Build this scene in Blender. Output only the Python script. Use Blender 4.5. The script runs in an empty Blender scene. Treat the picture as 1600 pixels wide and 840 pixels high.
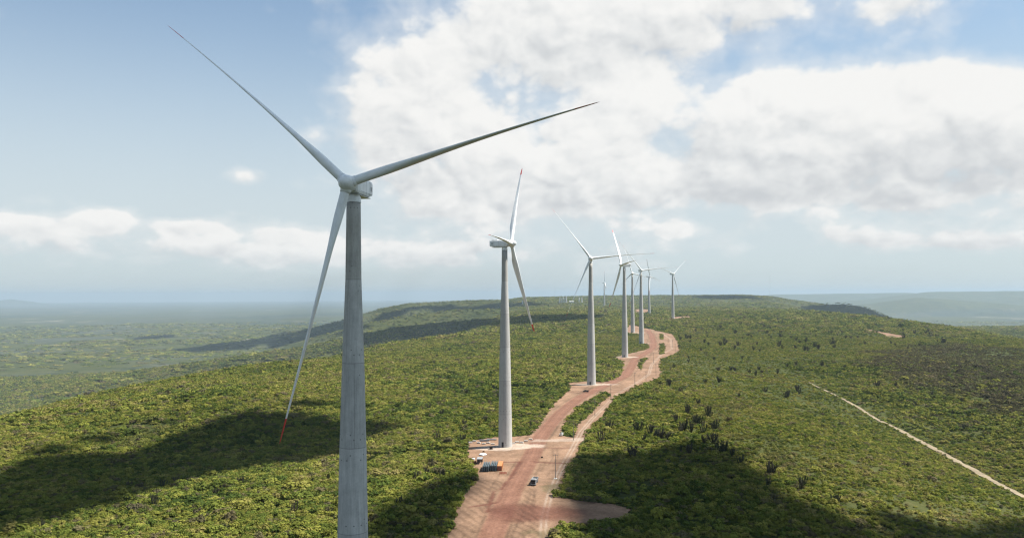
import bpy, bmesh, math, random
import numpy as np
from mathutils import Vector, Matrix
rng = np.random.default_rng(11)
random.seed(5)
R = math.radians
scene = bpy.context.scene
COL = scene.collection

# ------------------------------------------------------------------ camera
F_PX = 1255.0                      # focal length in photo pixels (photo 1600 x 840)
HORIZON = 460.0
PITCH = math.atan((HORIZON - 420.0) / F_PX)
ROLL = R(0.22)
cam_d = bpy.data.cameras.new("camera")
cam = bpy.data.objects.new("camera", cam_d)
COL.objects.link(cam)
cam_d.sensor_fit = 'HORIZONTAL'
cam_d.sensor_width = 36.0
cam_d.lens = 36.0 * F_PX / 1600.0
cam_d.clip_start = 1.0
cam_d.clip_end = 300000.0
CAM_M = Matrix.Rotation(R(90) + PITCH, 3, 'X') @ Matrix.Rotation(-ROLL, 3, 'Z')
cam.matrix_world = CAM_M.to_4x4()
scene.camera = cam

# ------------------------------------------------------------------ light
SUN_AZ, SUN_EL = R(84), R(58)      # azimuth from +Y (view direction) towards +X (right)
SUN_DIR = np.array([math.sin(SUN_AZ) * math.cos(SUN_EL), math.cos(SUN_AZ) * math.cos(SUN_EL), math.sin(SUN_EL)])
sun_d = bpy.data.lights.new("sun", 'SUN')
sun_d.energy = 5.0
sun_d.angle = R(0.53)
sun_d.color = (1.0, 0.955, 0.88)
sun = bpy.data.objects.new("sun", sun_d)
COL.objects.link(sun)
sun.rotation_euler = Vector(SUN_DIR).to_track_quat('Z', 'Y').to_euler()
SKY_STRENGTH = 0.065
scene.view_settings.view_transform = 'Standard'
scene.view_settings.look = 'None'
scene.view_settings.exposure = 1.1
scene.view_settings.gamma = 1.0
scene.view_settings.use_curve_mapping = False
scene.render.engine = 'CYCLES'
cy = scene.cycles
cy.max_bounces = 5
cy.diffuse_bounces = 2
cy.glossy_bounces = 2
cy.transmission_bounces = 2
cy.transparent_max_bounces = 6
cy.volume_bounces = 0
cy.caustics_reflective = False
cy.caustics_refractive = False
cy.use_denoising = True
cy.use_adaptive_sampling = True
cy.adaptive_threshold = 0.01
cy.pixel_filter_type = 'BLACKMAN_HARRIS'
cy.filter_width = 1.3

# ------------------------------------------------------------------ node helpers
class NT:
    def __init__(self, tree):
        self.t = tree; self.n = tree.nodes; self.l = tree.links
    def new(self, typ, **kw):
        n = self.n.new(typ)
        for k, v in kw.items(): setattr(n, k, v)
        return n
    def put(self, sock, v):
        if v is None: return
        if isinstance(v, bpy.types.NodeSocket): self.l.new(v, sock)
        else: sock.default_value = v
    def math(self, op, a, b=None, c=None, clamp=False):
        n = self.new('ShaderNodeMath', operation=op, use_clamp=clamp)
        self.put(n.inputs[0], a); self.put(n.inputs[1], b); self.put(n.inputs[2], c)
        return n.outputs[0]
    def vmath(self, op, a, b=None, c=None, scale=None):
        n = self.new('ShaderNodeVectorMath', operation=op)
        self.put(n.inputs[0], a)
        if b is not None: self.put(n.inputs[1], b)
        if c is not None: self.put(n.inputs[2], c)
        if scale is not None: self.put(n.inputs['Scale'], scale)
        return n.outputs['Value'] if op in ('DOT_PRODUCT', 'LENGTH', 'DISTANCE') else n.outputs[0]
    def rng(self, v, a, b, c=0.0, d=1.0, smooth=True):
        n = self.new('ShaderNodeMapRange')
        n.interpolation_type = 'SMOOTHSTEP' if smooth else 'LINEAR'
        self.put(n.inputs[0], v)
        for i, q in enumerate((a, b, c, d)): self.put(n.inputs[i + 1], q)
        return n.outputs[0]
    def noise(self, vec, scale, detail=3.0, rough=0.55, lac=2.0, dist=0.0):
        n = self.new('ShaderNodeTexNoise')
        if vec is not None: self.l.new(vec, n.inputs['Vector'])
        n.inputs['Scale'].default_value = scale; n.inputs['Detail'].default_value = detail
        n.inputs['Roughness'].default_value = rough; n.inputs['Lacunarity'].default_value = lac
        n.inputs['Distortion'].default_value = dist
        return n.outputs[0]
    def ramp(self, fac, stops, interp='LINEAR'):
        n = self.new('ShaderNodeValToRGB')
        cr = n.color_ramp; cr.interpolation = interp
        while len(cr.elements) < len(stops): cr.elements.new(0.5)
        for e, (p, c) in zip(cr.elements, stops):
            e.position = p; e.color = (c[0], c[1], c[2], 1)
        self.put(n.inputs[0], fac)
        return n.outputs[0]
    def mix(self, fac, a, b, mode='MIX'):
        n = self.new('ShaderNodeMix', data_type='RGBA', blend_type=mode)
        n.clamp_factor = True
        for s, v in ((n.inputs[0], fac), (n.inputs[6], a), (n.inputs[7], b)):
            if isinstance(v, tuple): v = (v[0], v[1], v[2], 1)
            self.put(s, v)
        return n.outputs[2]

def material(name):
    m = bpy.data.materials.new(name); m.use_nodes = True
    t = NT(m.node_tree)
    t.n.clear()
    out = t.new('ShaderNodeOutputMaterial')
    return m, t, out

def principled(t, out, col, rough=0.7, metal=0.0, spec=0.3, normal=None):
    p = t.new('ShaderNodeBsdfPrincipled')
    if isinstance(col, tuple): col = (col[0], col[1], col[2], 1)
    t.put(p.inputs['Base Color'], col); t.put(p.inputs['Roughness'], rough); t.put(p.inputs['Metallic'], metal)
    t.put(p.inputs['Specular IOR Level'], spec)
    if normal is not None: t.l.new(normal, p.inputs['Normal'])
    t.l.new(p.outputs[0], out.inputs[0])
    return p

def bump(t, h, strength=0.5, dist=0.1):
    b = t.new('ShaderNodeBump')
    b.inputs['Strength'].default_value = strength; b.inputs['Distance'].default_value = dist
    t.l.new(h, b.inputs['Height'])
    return b.outputs[0]

# ------------------------------------------------------------------ world: sky with cumulus
def px_dir(x, y):
    v = CAM_M @ Vector(((x - 800.0) / F_PX, -(y - 420.0) / F_PX, -1.0))
    return v.normalized()

def build_world():
    w = bpy.data.worlds.new("World"); scene.world = w
    w.use_nodes = True
    t = NT(w.node_tree); t.n.clear()
    out = t.new('ShaderNodeOutputWorld')
    bg = t.new('ShaderNodeBackground')
    bg.inputs['Strength'].default_value = SKY_STRENGTH
    sky = t.new('ShaderNodeTexSky', sky_type='NISHITA')
    sky.sun_disc = False
    sky.sun_elevation = SUN_EL; sky.sun_rotation = SUN_AZ
    sky.altitude = 700; sky.air_density = 1.0; sky.dust_density = 2.2; sky.ozone_density = 1.6
    tc = t.new('ShaderNodeTexCoord')
    d = tc.outputs['Generated']
    sp = t.new('ShaderNodeSeparateXYZ'); t.l.new(d, sp.inputs[0])
    az = t.math('ARCTAN2', sp.outputs[0], sp.outputs[1])
    el = t.math('ARCSINE', sp.outputs[2])
    # cloud-deck coordinates: a plane overhead, flattening towards the horizon
    zz = t.math('MAXIMUM', t.math('ADD', sp.outputs[2], 0.055), 0.02)
    inv = t.math('DIVIDE', 1.0, zz)
    cb = t.new('ShaderNodeCombineXYZ')
    t.l.new(t.math('MULTIPLY', az, 8.5), cb.inputs[0])
    t.l.new(t.math('ADD', t.math('MULTIPLY', el, 9.5), t.math('MULTIPLY', t.math('LOGARITHM', zz, 2.718), .55)), cb.inputs[1])
    cb.inputs[2].default_value = 3.1
    P = cb.outputs[0]
    n_big = t.noise(P, 0.75, 9.0, 0.55)
    up = t.new('ShaderNodeVectorMath', operation='ADD'); t.l.new(P, up.inputs[0]); up.inputs[1].default_value = (0.14, 0.22, 0)
    n_up = t.noise(up.outputs[0], 0.75, 6.0, 0.54)
    def puff(vec):
        v = t.new('ShaderNodeTexVoronoi', feature='SMOOTH_F1'); t.l.new(vec, v.inputs['Vector'])
        v.inputs['Scale'].default_value = 1.7; v.inputs['Detail'].default_value = 2.5; v.inputs['Roughness'].default_value = .6
        v.inputs['Smoothness'].default_value = .35
        return v.outputs['Distance']
    wv = t.new('ShaderNodeTexNoise'); t.l.new(P, wv.inputs['Vector']); wv.inputs['Scale'].default_value = 1.3; wv.inputs['Detail'].default_value = 3
    Pw = t.vmath('ADD', P, t.vmath('SCALE', t.vmath('SUBTRACT', wv.outputs['Color'], (.5, .5, .5)), scale=.6))
    p0 = puff(Pw); p1 = puff(t.vmath('ADD', Pw, (.07, .12, 0)))
    ae = t.new('ShaderNodeCombineXYZ'); t.l.new(az, ae.inputs[0]); t.l.new(el, ae.inputs[1])
    AE = ae.outputs[0]
    blobs = [  # centre x, y, half-width, half-height in photo pixels, weight
        (640, 110, 80, 65, .62), (590, 170, 80, 70, .66), (690, 215, 90, 70, .5), (740, 60, 80, 60, .42), (880, 60, 120, 70, .62), (1000, 40, 130, 75, .72), (1140, 15, 130, 50, .66), (900, -60, 340, 70, .5),
        (640, 260, 80, 40, .5), (740, 280, 130, 50, .62), (900, 255, 150, 75, .72), (1010, 175, 110, 45, .52), (1090, 200, 130, 75, .75), (1240, 195, 130, 75, .78), (1370, 190, 100, 70, .66), (1480, 215, 110, 75, .75), (1580, 165, 90, 70, .75), (1250, 270, 240, 30, .5), (1550, 265, 110, 40, .6),
        (1385, 10, 70, 34, .75), (1200, 300, 85, 30, .7), (1400, 310, 52, 22, .6), (160, 343, 40, 18, .75), (15, 352, 60, 14, .6), (300, 352, 36, 14, .65),
        (465, 368, 60, 14, .5), (630, 378, 80, 18, .42), (1060, 360, 42, 16, .62), (1350, 368, 60, 22, .55), (1460, 374, 50, 14, .5), (1570, 376, 70, 16, .5), (385, 275, 28, 14, .62), (492, 215, 26, 20, .5),
        (120, 384, 260, 28, .34), (420, 392, 200, 24, .32), (640, 400, 160, 24, .36), (1000, 400, 600, 34, .30), (780, 330, 140, 24, .42), (800, 135, 60, 50, .22), (250, 350, 30, 12, .45)]
    total, grad = None, None
    for (x, y, rx, ry, wt) in blobs:
        v = px_dir(x, y)
        a0 = math.atan2(v.x, v.y); e0 = math.asin(v.z)
        q = t.vmath('MULTIPLY', t.vmath('SUBTRACT', AE, (a0, e0, 0)), (F_PX / rx * .88, F_PX / ry, 0))
        g = t.math('MULTIPLY', t.math('EXPONENT', t.math('MULTIPLY', t.vmath('DOT_PRODUCT', q, q), -0.85)), wt)
        total = g if total is None else t.math('ADD', total, g)
        s2 = t.new('ShaderNodeSeparateXYZ'); t.l.new(q, s2.inputs[0])
        gq = t.math('MULTIPLY', g, s2.outputs[1])
        grad = gq if grad is None else t.math('ADD', grad, gq)
    # elsewhere in the sky (outside the photo's view) ordinary scattered cumulus
    away = t.rng(t.math('ABSOLUTE', az), R(36), R(60))
    hi = t.rng(el, R(24), R(40))
    total = t.math('ADD', total, t.math('MULTIPLY', t.math('MAXIMUM', away, hi), 0.22))
    total = t.math('MINIMUM', total, 0.95)
    dens = t.math('ADD', total, t.math('MULTIPLY', t.math('SUBTRACT', n_big, 0.5), 1.75))
    dens = t.math('ADD', dens, t.math('MULTIPLY', t.math('SUBTRACT', 0.42, p0), .30))
    n_sm = t.noise(P, 2.3, 5.0, 0.55)
    dens = t.math('ADD', dens, t.math('MULTIPLY', t.math('MULTIPLY', t.math('SUBTRACT', n_sm, 0.5), 1.3), t.rng(el, R(14), R(3), .12, 1.0)))
    alpha = t.rng(dens, 0.26, 0.60)
    thin = t.rng(dens, 0.02, 0.5)
    alpha = t.math('MAXIMUM', alpha, t.math('MULTIPLY', thin, 0.45))
    # lit side: upper edges and outward noise slopes
    lit = t.math('ADD', t.math('MULTIPLY', grad, 0.55), t.math('MULTIPLY', t.math('SUBTRACT', n_big, n_up), 2.4))
    lit = t.math('ADD', lit, t.math('MULTIPLY', t.math('SUBTRACT', p1, p0), .55))
    lit = t.math('SUBTRACT', lit, t.math('MULTIPLY', t.math('SUBTRACT', dens, 0.5), 0.10))
    shade = t.rng(lit, -0.85, 0.34)
    k = 1.0 / SKY_STRENGTH
    ccol = t.ramp(shade, [(0.0, (.292, .303, .313)), (0.5, (.368, .374, .376)), (1.0, (.440, .438, .430))])
    ccol = t.vmath('SCALE', ccol, scale=k)
    # thin high haze: the blue pales towards the horizon
    pale = t.math('MULTIPLY', t.rng(el, R(3), R(22), 0.92, 0.20), t.rng(el, R(-.5), R(5), .82, 1.0))
    skyc = t.mix(pale, t.vmath('MULTIPLY', sky.outputs[0], (.84, 1.05, 1.08)), (0.318 * k, 0.350 * k, 0.364 * k))
    fade = t.rng(el, R(0.3), R(3.6), 0.45, 1.0)
    fin = t.mix(t.math('MULTIPLY', alpha, fade), skyc, ccol)
    t.l.new(fin, bg.inputs[0])
    t.l.new(bg.outputs[0], out.inputs[0])
    w.cycles.sampling_method = 'MANUAL'
    w.cycles.sample_map_resolution = 512
build_world()

# ------------------------------------------------------------------ terrain
def _hash(ix, iy, s):
    h = (ix.astype(np.int64) * 374761393 + iy.astype(np.int64) * 668265263 + s * 1442695041) & 0xffffffff
    h = ((h ^ (h >> 13)) * 1274126177) & 0xffffffff
    h = h ^ (h >> 16)
    return (h & 0xffff) / 65535.0
def vnoise(x, y, s=0):
    ix = np.floor(x); iy = np.floor(y)
    fx = x - ix; fy = y - iy
    fx = fx * fx * fx * (fx * (fx * 6 - 15) + 10); fy = fy * fy * fy * (fy * (fy * 6 - 15) + 10)
    a = _hash(ix, iy, s); b = _hash(ix + 1, iy, s); c = _hash(ix, iy + 1, s); d = _hash(ix + 1, iy + 1, s)
    return (a + (b - a) * fx) * (1 - fy) + (c + (d - c) * fx) * fy
def fbm(x, y, octv=3, s=0):
    v = 0; a = 0.5; tot = 0
    for i in range(octv):
        v = v + a * vnoise(x * 2 ** i, y * 2 ** i, s + i); tot += a; a *= 0.5
    return v / tot * 2 - 1
def sstep(a, b, x):
    q = np.clip((x - a) / (b - a), 0, 1)
    return q * q * (3 - 2 * q)

PLAIN = -330.0
# crest lines: (x, y, z, left half-width, right half-width)
MAIN = [(-160, -900, -108, 480, 560), (-60, 0, -97, 520, 560), (-38, 191, -94.5, 540, 560), (5, 483, -89.5, 550, 600), (80, 764, -86, 570, 680),
        (160, 1046, -82, 560, 700), (225, 1310, -80.5, 500, 700), (260, 1620, -77.5, 480, 680), (400, 2121, -67, 440, 640),
        (440, 2553, -62, 430, 650), (470, 3300, -62, 420, 650), (500, 4070, -60, 450, 700), (640, 5000, -36, 600, 850), (800, 5600, -15, 700, 900), (1100, 7200, -14, 900, 900)]
SPURS = [
    ([(1250, 2950, -135), (2200, 3350, -150), (3600, 3700, -185)], 420, 1000),
    ([(440, 2950, -66), (-150, 3000, -84), (-420, 3000, -112), (-800, 3000, -190), (-1700, 2950, -318)], 60, 620),
    ([(460, 4050, -62), (-250, 4000, -64), (-450, 4000, -82), (-700, 3950, -130), (-1300, 3900, -290)], 70, 520),
    ([(800, 5600, -15), (-300, 5600, -38), (-700, 5500, -56), (-900, 5450, -92), (-1150, 5400, -170), (-1700, 5300, -310)], 150, 700),
    ([(800, 5700, -15), (1750, 5700, -18), (2150, 5700, -66), (2450, 5700, -150), (2900, 5700, -290)], 200, 900),
    ([(1400, 4700, -110), (1650, 4550, -62), (1850, 4500, -46), (2000, 4500, -80), (2200, 4500, -170)], 60, 400),
    ([(6900, 16000, -150), (8300, 16000, 25), (10500, 15800, 42), (16000, 15000, 50)], 500, 2600),
    ([(5000, 12500, -230), (6300, 12500, -60), (6900, 12500, -100), (8500, 12000, -260)], 200, 1600),
    ([(-20000, 30000, -280), (-18700, 30000, -95), (-17600, 30000, -280)], 300, 1500),
    ([(3500, 20000, -260), (6500, 20000, -20), (9500, 19500, 10)], 500, 2500),
]
def poly_near(X, Y, pts):
    P = np.array(pts, float)
    best = np.full(X.shape, 1e18); att = np.zeros(X.shape + (P.shape[1] - 2,)); side = np.zeros(X.shape)
    for i in range(len(P) - 1):
        a = P[i]; b = P[i + 1]
        dx, dy = b[0] - a[0], b[1] - a[1]
        L2 = dx * dx + dy * dy
        tt = np.clip(((X - a[0]) * dx + (Y - a[1]) * dy) / L2, 0, 1)
        ex = X - a[0] - tt * dx; ey = Y - a[1] - tt * dy
        d2 = ex * ex + ey * ey
        m = d2 < best
        best = np.where(m, d2, best)
        side = np.where(m, dx * ey - dy * ex, side)     # > 0: left of the line
        for k in range(att.shape[-1]):
            att[..., k] = np.where(m, a[k + 2] + tt * (b[k + 2] - a[k + 2]), att[..., k])
    return np.sqrt(best), att, side
def terr(X, Y):
    X = np.asarray(X, float); Y = np.asarray(Y, float)
    rad = np.hypot(X, Y)
    plain = PLAIN + 14 * fbm(X / 2600, Y / 2600, 3, 40) * sstep(2000, 6000, rad)
    d, att, side = poly_near(X, Y, MAIN)
    wob = fbm(X / 420, Y / 420, 3, 7)
    left = side > 0
    w = np.where(left, att[..., 1], att[..., 2]) * (1 + 0.16 * fbm(X / 700, Y / 700, 2, 21))
    w2 = np.where(left, 950, 1200)
    u = d / w
    c = np.where(left, 17, 7)
    z = att[..., 0] - c * np.minimum(u, 1.6) ** 2 - (att[..., 0] - plain) * sstep(0, 1, (d - 0.92 * w) / w2)
    z = z + 6.0 * wob * sstep(40, 260, d) * (1 + 1.2 * sstep(250, 900, d))
    # gully running down the right flank, with the spur between it and the road
    gx = 285 + 0.09 * (Y - 420)
    depth = 21 * sstep(1050, 520, Y) * sstep(-300, 200, Y)
    z = z - depth * np.exp(-((X - gx) / 78) ** 2) - depth * 0.6 * sstep(gx - 40, gx + 60, X) * sstep(1000, 400, Y) * sstep(900, 300, X)
    z = z + 6.0 * np.exp(-((X - 150) / 55) ** 2 - ((Y - 520) / 190) ** 2)
    # left-hand fold: a shallow draw with a swell behind it
    z = z - 13 * np.exp(-((X + 230) / 150) ** 2 - ((Y - 520) / 120) ** 2) + 8 * np.exp(-((X + 250) / 170) ** 2 - ((Y - 700) / 90) ** 2)
    K = 7.0
    acc = np.exp(np.clip((z - plain) / K, 0, 80)) + 1.0
    for pts, w0, w1 in SPURS:
        P = np.array(pts)
        lo = P[:, :2].min(0) - (w0 + w1) * 1.6; hi = P[:, :2].max(0) + (w0 + w1) * 1.6
        m = (X > lo[0]) & (X < hi[0]) & (Y > lo[1]) & (Y < hi[1])
        if not m.any(): continue
        xs, ys = X[m], Y[m]
        ds, at, _ = poly_near(xs, ys, pts)
        ds = ds * (1 + 0.50 * fbm(xs / 340, ys / 340, 4, 63))
        zs = at[..., 0] - (at[..., 0] - plain[m]) * sstep(-0.25, 1, (ds - w0) / w1)
        rg_ = 1 - np.abs(fbm(xs / 300, ys / 300, 4, 71))
        zs = zs - 34 * (1 - rg_) * sstep(w0, w0 + w1 * .35, ds) * sstep(w0 + w1 * 1.1, w0 + w1 * .6, ds)
        a2 = np.zeros(X.shape); a2[m] = np.exp(np.clip((zs - plain[m]) / K, -40, 80))
        acc = acc + a2
    return plain + K * np.log(acc)

STEPS = np.concatenate([np.geomspace(60, 3000, 420), np.geomspace(3020, 52000, 260)])
def unproject(pts, far=52000.0):
    """photo pixels -> points on the terrain (ray march, then bisection)"""
    P = np.array(pts, float)
    V = np.array([px_dir(x, y)[:] for x, y in P])
    res = []
    for c in range(0, len(V), 40):
        v = V[c:c + 40]
        S = STEPS[None, :]
        z = terr(v[:, :1] * S, v[:, 1:2] * S)
        below = v[:, 2:] * S < z
        hit = below.any(1); k = np.maximum(below.argmax(1), 1)
        lo = STEPS[k - 1].copy(); hi = STEPS[k].copy()
        for _ in range(20):
            mid = (lo + hi) / 2
            b = v[:, 2] * mid < terr(v[:, 0] * mid, v[:, 1] * mid)
            hi = np.where(b, mid, hi); lo = np.where(b, lo, mid)
        res.append(np.where(hit, hi, far))
    return V * np.concatenate(res)[:, None]
def project(p):
    v = CAM_M.transposed() @ Vector(p)
    return 800 + F_PX * v.x / -v.z, 420 - F_PX * v.y / -v.z

def in_poly(X, Y, poly):
    inside = np.zeros(X.shape, bool)
    n = len(poly)
    for i in range(n):
        x1, y1 = poly[i][0], poly[i][1]; x2, y2 = poly[(i + 1) % n][0], poly[(i + 1) % n][1]
        if y1 == y2: continue
        c = ((y1 > Y) != (y2 > Y)) & (X < (x2 - x1) * (Y - y1) / (y2 - y1) + x1)
        inside ^= c
    return inside
def edge_dist(X, Y, poly):
    d, _, _ = poly_near(X, Y, [(p[0], p[1], 0) for p in list(poly) + [poly[0]]])
    return d

def mesh_obj(name, verts, faces, mat=None, parent=None, smooth=False, link=True):
    me = bpy.data.meshes.new(name)
    me.from_pydata([tuple(v) for v in verts], [], [tuple(f) for f in faces])
    if mat: me.materials.append(mat)
    if smooth: me.polygons.foreach_set('use_smooth', [True] * len(me.polygons))
    me.update()
    o = bpy.data.objects.new(name, me)
    if link: COL.objects.link(o)
    if parent: o.parent = parent
    return o
def setp(o, kind=None, label=None, category=None, group=None):
    for k, v in (('kind', kind), ('label', label), ('category', category), ('group', group)):
        if v: o[k] = v
    return o
def thing(name, label, cat, loc=(0, 0, 0), rz=0.0, group=None):
    o = bpy.data.objects.new(name, None); COL.objects.link(o)
    o.empty_display_size = 0.5
    o.location = loc; o.rotation_euler = (0, 0, rz)
    return setp(o, None, label, cat, group)

# --- ground sheet: polar grid about the camera foot, finer in the view
def build_ground():
    fine = np.radians(np.arange(-52, 52.01, 0.17)); coarse = np.radians(np.arange(56, 305, 4.0))
    azs = np.concatenate([fine, coarse])
    rings = np.concatenate([[0.0], np.geomspace(40, 47000, 520)])
    A, Q = np.meshgrid(azs, rings)
    X = np.sin(A) * Q; Y = np.cos(A) * Q
    Z = terr(X, Y)
    nA, nR = len(azs), len(rings)
    verts = np.stack([X, Y, Z], -1).reshape(-1, 3)
    i = np.arange(nR - 1)[:, None]; j = np.arange(nA)[None, :]; j2 = (j + 1) % nA
    f = np.stack([i * nA + j, i * nA + j2, (i + 1) * nA + j2, (i + 1) * nA + j], -1).reshape(-1, 4)[:, ::-1]
    me = bpy.data.meshes.new("ground")
    me.vertices.add(len(verts)); me.vertices.foreach_set('co', verts.ravel())
    me.loops.add(f.size); me.loops.foreach_set('vertex_index', f.ravel().astype(np.int32))
    me.polygons.add(len(f)); me.polygons.foreach_set('loop_start', np.arange(0, f.size, 4, dtype=np.int32))
    me.update(calc_edges=True); me.validate()
    me.polygons.foreach_set('use_smooth', np.ones(len(me.polygons), bool))
    o = bpy.data.objects.new("ground", me); COL.objects.link(o)
    m, t, out = material("scrub_ground")
    g = t.new('ShaderNodeNewGeometry'); P = g.outputs['Position']
    big = t.noise(P, 0.0011, 5, .55); mid = t.noise(P, 0.006, 5, .6); fin = t.math('ADD', t.math('MULTIPLY', t.noise(P, 0.09, 4, .7), .5), t.math('MULTIPLY', t.noise(P, 0.02, 4, .65), .5))
    fine = t.noise(P, .7, 4, .7)
    c1 = t.ramp(t.math('ADD', t.math('MULTIPLY', mid, .25), t.math('ADD', t.math('MULTIPLY', fin, .40), t.math('MULTIPLY', fine, .35))),
                [(.36, (.016, .022, .009)), (.46, (.036, .045, .014)), (.54, (.060, .066, .021)), (.64, (.100, .082, .042))])
    c2 = t.ramp(t.math('ADD', t.math('MULTIPLY', mid, .4), t.math('MULTIPLY', fin, .6)), [(.38, (.020, .030, .018)), (.48, (.044, .054, .034)), (.55, (.072, .076, .048)), (.66, (.135, .115, .080))])
    sp = t.new('ShaderNodeSeparateXYZ'); t.l.new(P, sp.inputs[0])
    low = t.rng(sp.outputs[2], -285, -200, 1, 0)
    farv = t.math('MULTIPLY', low, t.rng(big, .42, .6))
    col = t.mix(farv, c1, c2)
    # cleared fields and villages far out on the plain
    st = t.vmath('MULTIPLY', P, (1, 0.55, 1))
    vor = t.new('ShaderNodeTexVoronoi'); t.l.new(st, vor.inputs['Vector']); vor.inputs['Scale'].default_value = 0.0022
    vr = t.new('ShaderNodeSeparateColor'); t.l.new(vor.outputs['Color'], vr.inputs[0])
    n3 = t.noise(st, 0.0016, 4, .6)
    fld = t.math('MULTIPLY', t.rng(n3, .60, .66), t.rng(vr.outputs[0], .55, .6))
    fld = t.math('MULTIPLY', fld, low)
    col = t.mix(t.math('MULTIPLY', fld, .7), col, (.25, .22, .165))
    dk = t.math('MULTIPLY', t.rng(t.noise(st, 0.0005, 3, .5), .52, .6), low)
    col = t.mix(t.math('MULTIPLY', dk, .55), col, (.022, .036, .022))
    b = bump(t, t.math('ADD', fin, t.math('MULTIPLY', mid, 3.0)), .7, 4.0)
    principled(t, out, col, .95, 0, .05, b)
    me.materials.append(m)
    setp(o, 'structure', "scrub covered ridge, slopes and wide plain reaching the horizon")
build_ground()

# ------------------------------------------------------------------ dirt road and clearings
CLEAR = [(690, 900), (698, 840), (705, 812), (718, 785), (735, 762), (745, 746), (742, 731), (733, 718), (728, 705), (730, 693), (745, 687), (775, 683), (806, 682),
         (826, 680), (835, 672), (848, 655), (858, 640), (868, 628), (880, 617), (892, 608), (882, 602), (893, 598), (915, 596), (945, 597), (957, 594), (967, 588),
         (972, 580), (973, 565), (960, 558), (976, 554), (993, 550), (1013, 545), (1015, 538), (1003, 535), (1006, 523), (993, 521), (980, 520), (980, 508), (992, 508), (1006, 513),
         (1017, 514), (1027, 517), (1050, 522), (1055, 528), (1061, 541), (1061.5, 548), (1050, 555), (1033, 560), (1031, 566), (1030, 573), (1033, 583), (1032, 589),
         (1023, 593), (1000, 603), (986, 611), (964, 622), (952, 637), (943, 650), (931, 662), (916, 677), (916, 685), (907, 697), (900, 715), (887, 735), (882, 750),
         (880, 765), (867, 776), (910, 783), (955, 788), (990, 797), (990, 814), (960, 818), (910, 820), (877, 826), (870, 834), (869, 900)]
ISLES = [[(877, 673), (878, 681), (895, 683), (899, 666), (916, 652), (935, 631), (952, 618), (943, 616), (920, 626), (903, 639), (889, 654)],
         [(997, 567), (1000, 563), (1006, 559), (1013, 560), (1007, 565), (1003, 570), (1003, 580), (998, 575)],
         [(1030, 554), (1031, 543), (1029, 537), (1038, 536), (1039, 547), (1037, 553)],
         [(1031, 522), (1036, 523), (1037, 531), (1031, 530)]]
PADS = [[(1040, 497.5), (1060, 494.5), (1076, 494), (1087, 495.5), (1066, 498), (1048, 500.5)],
        [(991, 484), (1000, 482.5), (1016, 483.5), (1018, 488), (1008, 489.5), (991, 489)],
        [(1350, 513.5), (1375, 518), (1398, 522.5), (1414, 525.5), (1406, 527.5), (1393, 527.5), (1383, 524), (1365, 518.5)]]
LANE_PX = [(752, 900), (767, 840), (785, 800), (800, 767), (815, 740), (830, 715), (842, 687), (857, 667), (877, 645), (903, 624), (929, 610), (954, 599), (977, 588), (986, 574), (992, 561), (1011, 551), (1021, 543), (1021, 534), (1018, 523), (1012, 516)]
SIDE_PX = [(845, 900), (850, 810), (860, 770), (878, 730), (895, 700), (908, 675), (925, 655), (945, 635), (965, 615), (992, 600), (1014, 585), (1018, 570), (1035, 553), (1050, 545), (1048, 530), (1035, 521), (1012, 516)]
clear_w = unproject(CLEAR)[:, :2]
isles_w = [unproject(p)[:, :2] for p in ISLES]
pads_w = [unproject(p)[:, :2] for p in PADS]
lane_w = unproject(LANE_PX); side_w = unproject(SIDE_PX)
track_w = unproject([(1262, 596), (1276, 604), (1300, 615), (1322, 626), (1343, 638), (1370, 655), (1400, 669), (1440, 691), (1480, 712), (1520, 734), (1560, 756), (1600, 776), (1660, 806)])

TURB = [  # px of tower foot, hub y px, distance Y, yaw deg, blade phases (clockwise seen from the front)
    dict(x=552.0, Y=191, hub=288, yaw=-8.5, ph=-47.5, pitch=-2, label="nearest wind turbine, its grey concrete tower filling the left foreground"),
    dict(x=788.5, Y=483, hub=381, yaw=76, ph=33, pitch=-6, label="second wind turbine in the row, on the cleared pad with the orange container"),
    dict(x=923.0, Y=764, hub=404, yaw=-4, ph=-36, pitch=-2, label="third wind turbine in the row, a dark vehicle parked near its foot"),
    dict(x=975.5, Y=1046, hub=414, yaw=-77, ph=-35, pitch=-6, label="fourth wind turbine, its rotor seen edge on and turned to the left"),
    dict(x=1001.5, Y=1310, hub=422.5, yaw=6, ph=-37, pitch=-2, label="fifth wind turbine, at the left edge of the wide road loop"),
    dict(x=988.0, Y=1620, hub=427, yaw=-14, ph=-16, pitch=-2, label="sixth wind turbine, its tower just left of and behind the fifth one"),
    dict(x=1051.0, Y=2121, hub=428, yaw=33, ph=49, pitch=-2, label="rightmost wind turbine, on a pale clearing right of the road loop"),
    dict(x=1014.0, Y=2553, hub=432, yaw=62, ph=-25, pitch=-10, label="small far wind turbine seen between the fifth and the rightmost one"),
    dict(x=944.0, Y=4070, hub=442, yaw=84, ph=10, pitch=-4, label="farthest whole wind turbine, seen left of the fourth tower"),
]
HUB_H = 120.0
for T in TURB:
    X = (T['x'] - 800) / F_PX * T['Y'] * math.cos(PITCH)
    T['p'] = (X, T['Y'], float(terr(X, T['Y'])))

def isle_mask(X, Y):
    m = np.zeros(X.shape, bool)
    for p in isles_w: m |= in_poly(X, Y, p)
    return m
def clear_mask(X, Y, grow=0.0):
    m = in_poly(X, Y, clear_w)
    for p in pads_w: m |= in_poly(X, Y, p)
    m &= ~isle_mask(X, Y)
    for T in TURB[1:]:
        m |= np.hypot(X - T['p'][0], Y - T['p'][1]) < 9
    return m

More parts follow.
